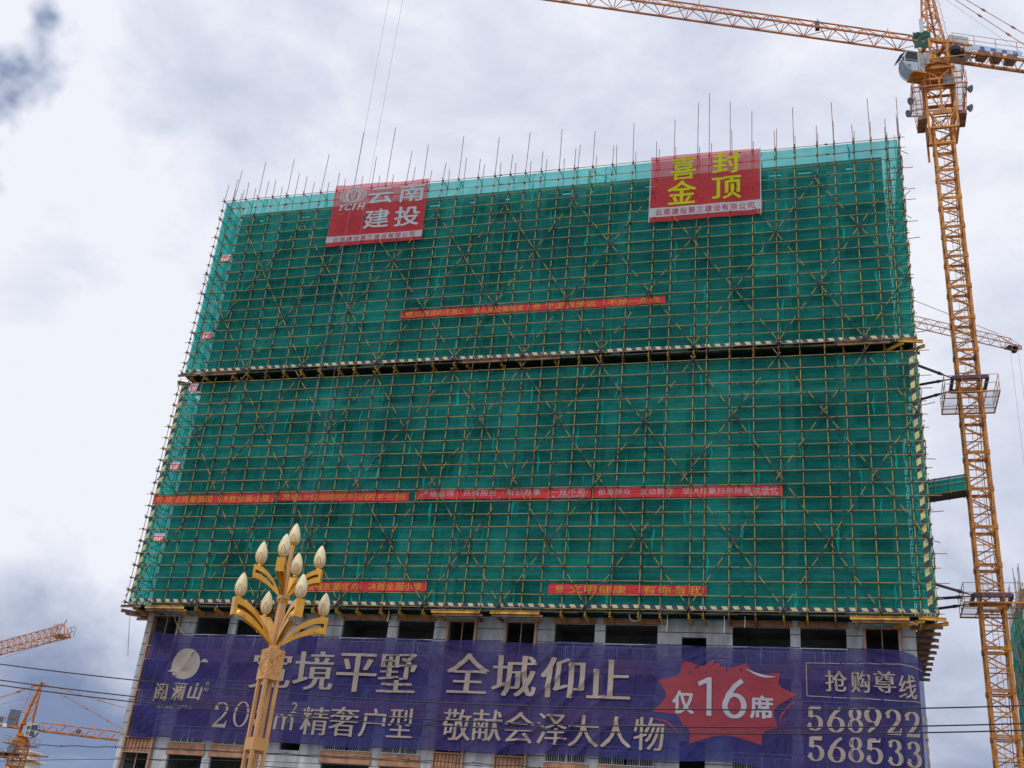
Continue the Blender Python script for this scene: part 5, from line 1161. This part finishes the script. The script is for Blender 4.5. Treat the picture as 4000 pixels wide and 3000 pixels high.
# ------------------------------------------------------------------ street lamp
LX, LY = -11.35, 21.15
lamp = thing('street_lamp', 'golden street lamp with nine cream lotus bud lanterns in front of the purple sheet', 'street lamp', (LX, LY, 0))
vr, vd = Vector((.881, .473, 0)), Vector((-.473, .881, 0))
O = Vector((LX, LY, 0))
def az(deg): return vr*math.cos(R(deg))+vd*math.sin(R(deg))
cd, cs = az(20-90+8), az(20+8)
def lb_(m, a, b, wa, wb, z0, z1):
    v = [O+cs*(a+sx*wa/2)+cd*(b+sy*wb/2)+Vector((0, 0, z)) for z in (z0, z1) for sx, sy in ((-1, -1), (1, -1), (1, 1), (-1, 1))]
    m.add(v, [(0, 3, 2, 1), (4, 5, 6, 7), (0, 1, 5, 4), (1, 2, 6, 5), (2, 3, 7, 6), (3, 0, 4, 7)])
hw = .135
m = MB()
for a in (-1, 1):
    for b in (-1, 1): m = MB(); lb_(m, a*hw, b*hw, .062, .062, .6, 6.05); m.build('column_bar', M['lampcopper'], lamp)
for a in (-.045, .045):
    for b in (-.045, .045): m = MB(); lb_(m, a, b, .022, .022, .6, 6.05); m.build('inner_bar', M['lampcopper'], lamp)
for z0, z1 in ((4.62, 4.86), (2.3, 2.5)):
    m = MB(); lb_(m, 0, 0, 2*hw+.075, 2*hw+.075, z0, z1); m.build('collar', M['lampcopper'], lamp)
m = MB(); lb_(m, 0, 0, .62, .62, 0, .6); lb_(m, 0, 0, .46, .46, .6, .75); m.build('plinth', M['lampcopper'], lamp)
m = MB(); lb_(m, 0, 0, 2*hw+.085, 2*hw+.085, 6.02, 6.64); bx_ = m.build('scroll_box', M['lampcopper'], lamp)
m = MB()                                     # raised scroll relief on the box faces
rs = random.Random(8)
for (fa, fb) in ((cs, cd), (cd, cs), (cs, -cd), (cd, -cs)):
    for k in range(14):
        u0, z0 = rs.uniform(-.11, .11), 6.09+.5*(k+.5)/14; r_ = rs.uniform(.025, .05); a0 = rs.uniform(0, 360)
        pts = [O+fb*(hw+.045)+fa*max(-.165, min(.165, u0+r_*(1-i/14)*math.cos(R(a0+i*36))))+Vector((0, 0, z0+r_*1.1*(1-i/14)*math.sin(R(a0+i*36)))) for i in range(11)]
        m.path(pts, .0075, 4)
m.build('scroll_relief', M['lampcopper'], bx_)
m = MB(); 
def post(m, z0, z1, w0, w1):
    v = [O+cs*(sx*w/2)+cd*(sy*w/2)+Vector((0, 0, z)) for z, w in ((z0, w0), (z1, w1)) for sx, sy in ((-1, -1), (1, -1), (1, 1), (-1, 1))]
    m.add(v, [(0, 3, 2, 1), (4, 5, 6, 7), (0, 1, 5, 4), (1, 2, 6, 5), (2, 3, 7, 6), (3, 0, 4, 7)])
post(m, 6.64, 7.72, .17, .125); post(m, 7.72, 7.80, .20, .20); m.lathe(O+Vector((0, 0, 7.80)), [(.052, 0), (.045, 1.10), (.05, 1.12)], 12); m.build('upper_post', M['lampcopper'], lamp)
bud_prof = [(.045, 0), (.075, .015), (.108, .07), (.127, .15), (.125, .22), (.105, .31), (.072, .40), (.036, .465), (.010, .497), (.002, .50)]
def bud(c, cup):
    m = MB(); m.lathe(c, bud_prof, 24); bo = m.build('lotus_bud', M['bulb'], lamp, smooth=True)
    rad = lambda z: next((a[0]+(b[0]-a[0])*(z-a[1])/(b[1]-a[1]) for a, b in zip(bud_prof, bud_prof[1:]) if a[1] <= z <= b[1]), .01)
    m = MB()
    for k in range(5):
        for hgt, wd, r_ in ((.19, 30, .0055), (.36, 35, .004)):
            pts = []
            for i in range(13):
                s = i/12*2-1; z = .03+hgt*(1-abs(s)**1.5); t = R(72*k+(36 if hgt > .3 else 0)+wd*s); q = rad(z)+.002
                pts.append(c+Vector((q*math.cos(t), q*math.sin(t), z)))
            if hgt < .3: m.path(pts, r_, 4)
    m.build('petal_trim', M['lampgold'], bo)
    m = MB(); m.lathe(c-Vector((0, 0, .07)), [(.03, 0), (.05, .02), (.04, .05), (.075 if cup else .06, .085), (.11 if cup else .08, .12 if cup else .09)], 16); m.build('bud_cup', M['lampgold'], bo)
bud(O+Vector((0, 0, 8.93)), True)
def arm(deg, zh, Rm, H, rb_, spot):
    d_ = az(deg); sd_ = az(deg+90)
    top = lambda t: (.07+(Rm-.07)*t**1.15, H*(1-(1-t)**1.9))
    low = lambda t: (.07+(Rm*.985-.07)*t**1.02, H*.56*(1-(1-t)**1.75))
    def pt(t, k): a, b = top(t), low(t); return (a[0]+(b[0]-a[0])*k, a[1]+(b[1]-a[1])*k)
    hwid = lambda t: .020+.056*min(1, t*1.25)
    m = MB(); n = 20
    def plate(k0, k1, t0, t1, s):
        vs = []
        for i in range(n+1):
            t = t0+(t1-t0)*i/n
            for k in (k0, k1):
                r_, z = pt(t, k)
                for o_ in (0, .012): vs.append(O+d_*r_+sd_*(s*(hwid(t)+o_))+Vector((0, 0, zh+z)))
        fs = []
        for i in range(n):
            q = 4*i; fs += [(q, q+2, q+6, q+4), (q+1, q+5, q+7, q+3), (q, q+4, q+5, q+1), (q+2, q+3, q+7, q+6)]
        fs += [(0, 1, 3, 2), (4*n, 4*n+2, 4*n+3, 4*n+1)]; m.add(vs, fs)
    for s in (-1, 1):
        plate(0, .38, .0, 1, s); plate(.60, 1.0, .0, 1, s); plate(.38, .60, .0, .30, s); plate(.38, .60, .93, 1.0, s)
    vs = []                                  # cover strips along the top and at the tip
    for i in range(n+1):
        t = i/n; r_, z = pt(t, 0)
        for s in (-1, 1): vs.append(O+d_*r_+sd_*s*hwid(t)+Vector((0, 0, zh+z-.004)))
    m.add(vs, [(2*i, 2*i+1, 2*i+3, 2*i+2) for i in range(n)])
    a, b = pt(1, 0), pt(1, 1); w_ = hwid(1); m.add([O+d_*r_+sd_*s*w_+Vector((0, 0, zh+z)) for (r_, z) in (a, b) for s in (-1, 1)], [(0, 1, 3, 2)])
    ao = m.build('arm', M['lampgold'], lamp)
    m = MB(); r2 = random.Random(int(deg*7+zh*10))   # pierced scroll panel under the arm
    for k in range(26):
        t = r2.uniform(.18, .74); r_, z = pt(t, .97); u = r2.uniform(-.8, .8)*hwid(t); q = r2.uniform(.012, .03); a0 = r2.uniform(0, 360)
        dr = Vector((0, 0, 0)); t2 = t+.02; r3, z3 = pt(t2, .97); tang = (d_*(r3-r_)+Vector((0, 0, z3-z))).normalized()
        m.path([O+d_*r_+Vector((0, 0, zh+z))+sd_*max(-hwid(t), min(hwid(t), u+q*math.cos(R(a0+i*45))))+tang*q*math.sin(R(a0+i*45)) for i in range(6)], .006, 4)
    m.build('pierced_panel', M['lampgold'], ao)
    if spot:
        r_, z = pt(.86, .80); m = MB(); c = O+d_*(r_-.03)+Vector((0, 0, zh+z-.03)); ax2 = (d_*.25+Vector((0, 0, -1))).normalized()
        m.lathe(c, [(.06, -.10), (.12, -.06), (.135, 0), (.13, .05)], 18, tuple(ax2)); so = m.build('spotlight', M['lampgold'], ao)
        m = MB(); m.lathe(c+ax2*.052, [(.12, 0), (.10, .012), (.02, .018)], 18, tuple(ax2)); m.build('lens', M['lens'], so)
    m = MB(); m.lathe(O+d_*.075+Vector((0, 0, zh-.10)), [(.028, 0), (.036, .03), (.036, .14)], 10); m.build('arm_socket', M['lampgold'], ao)
    bud(O+d_*rb_+Vector((0, 0, zh+H*(1-(1-.88)**1.9)+.06)), False)
for k in range(4): arm(20+90*k, 6.70, 1.06, .84, .95, True)
for k in range(4): arm(-15+90*k, 7.74, .74, .68, .64, False)

# ------------------------------------------------------------------ wires
g = 'black power cables across the foot of the picture'
for pts, lab, r_ in (([(-30.61, 9.37), (-23.85, 8.94), (-13.96, 8.59), (-4.58, 8.68), (1.5, 8.93), (5.04, 9.16)], 'topmost of the three long black power cables crossing the purple sheet', .022),
                 ([(-30.4, 8.77), (-23.7, 8.37), (-13.89, 8.03), (-4.57, 8.13), (1.47, 8.42), (4.99, 8.65)], 'middle one of the three long black power cables crossing the purple sheet', .022),
                 ([(-30.33, 8.59), (-23.65, 8.17), (-13.86, 7.84), (-4.57, 7.95), (1.46, 8.22), (4.97, 8.46)], 'lowest of the three long black power cables crossing the purple sheet', .022),
                 ([(-28.1, 6.57), (-24.58, 6.53), (-18.95, 6.73), (-16.77, 6.73), (-12, 6.7)], 'thin wavy cable with small clips below the purple sheet at left', .016),
                 ([(-23.16, 6.31), (-18.92, 6.34), (-12.79, 6.51), (-8, 6.3)], 'thinnest black cable, lowest of all, near the bottom edge', .010)):
    xs = [p[0] for p in pts]; A_ = [[x*x, x, 1] for x in xs]
    # least-squares parabola through the sighted points
    import itertools
    s = [sum(x**k for x in xs) for k in range(5)]; t_ = [sum(z*x**k for x, z in pts) for k in range(3)]
    mm = Matrix(((s[4], s[3], s[2]), (s[3], s[2], s[1]), (s[2], s[1], s[0]))); co_ = mm.inverted() @ Vector((t_[2], t_[1], t_[0]))
    m = MB(); x0, x1 = (-46, 20) if r_ > .02 else (pts[0][0]-(8 if r_ < .015 else 0), pts[-1][0]+6); n = 60
    cv = [(x0+(x1-x0)*i/n, 36.0, co_[0]*(x0+(x1-x0)*i/n)**2+co_[1]*(x0+(x1-x0)*i/n)+co_[2]+(.018*math.sin(i*1.7) if .01 < r_ < .02 else 0)) for i in range(n+1)]
    m.path(cv, r_, 6)
    if .01 < r_ < .02:
        for i in range(3, n, 6): m.tube((cv[i][0], 36, cv[i][2]-.02), (cv[i][0], 36, cv[i][2]+.05), .02, 5)
    o = m.build('power_cable', M['wire']); tag(o, lab, 'cable', g)
# loose bits hanging under the scaffold
m = MB(); m.path([(-47.0, 66.3, 20.0), (-46.85, 66.3, 19.0), (-46.62, 66.3, 17.9), (-46.35, 66.3, 16.75)], .022, 6); o = m.build('dangling_tube', M['spike']); tag(o, 'thin dark rod dangling below the left corner of the scaffold', 'rod')
m = MB(); m.path([(-44.05, 67.0, 20.3), (-43.95, 66.9, 19.8), (-43.6, 66.9, 19.2), (-43.2, 67.0, 18.75), (-42.9, 67.1, 18.5)], .014, 5); o = m.build('hanging_cable', M['rail']); tag(o, 'pale cable looping down in front of the leftmost framed window', 'cable')
for i, (x, l) in enumerate(((-27.95, .75), (-9.98, 1.0), (-6.6, 1.05), (-5.4, .7))):
    m = MB(); m.path([(x, 66.4, 20.2), (x+.02, 66.4, 20.2-l*.5), (x-.02, 66.4, 20.2-l)], .018, 5); o = m.build('hanging_strap', M['whiteprint'])
    tag(o, 'short white strap hanging below the bottom net of the scaffold', 'strap', 'white straps under the scaffold')
m = MB(); m.path([(-11.9+.35*math.sin(R(a)), 66.2, 20.05-.35*math.cos(R(a))) for a in range(-110, 111, 20)], .015, 5); o = m.build('hanging_hose', M['rail']); tag(o, 'grey hose hanging in a loop from the foot of the scaffold', 'hose')
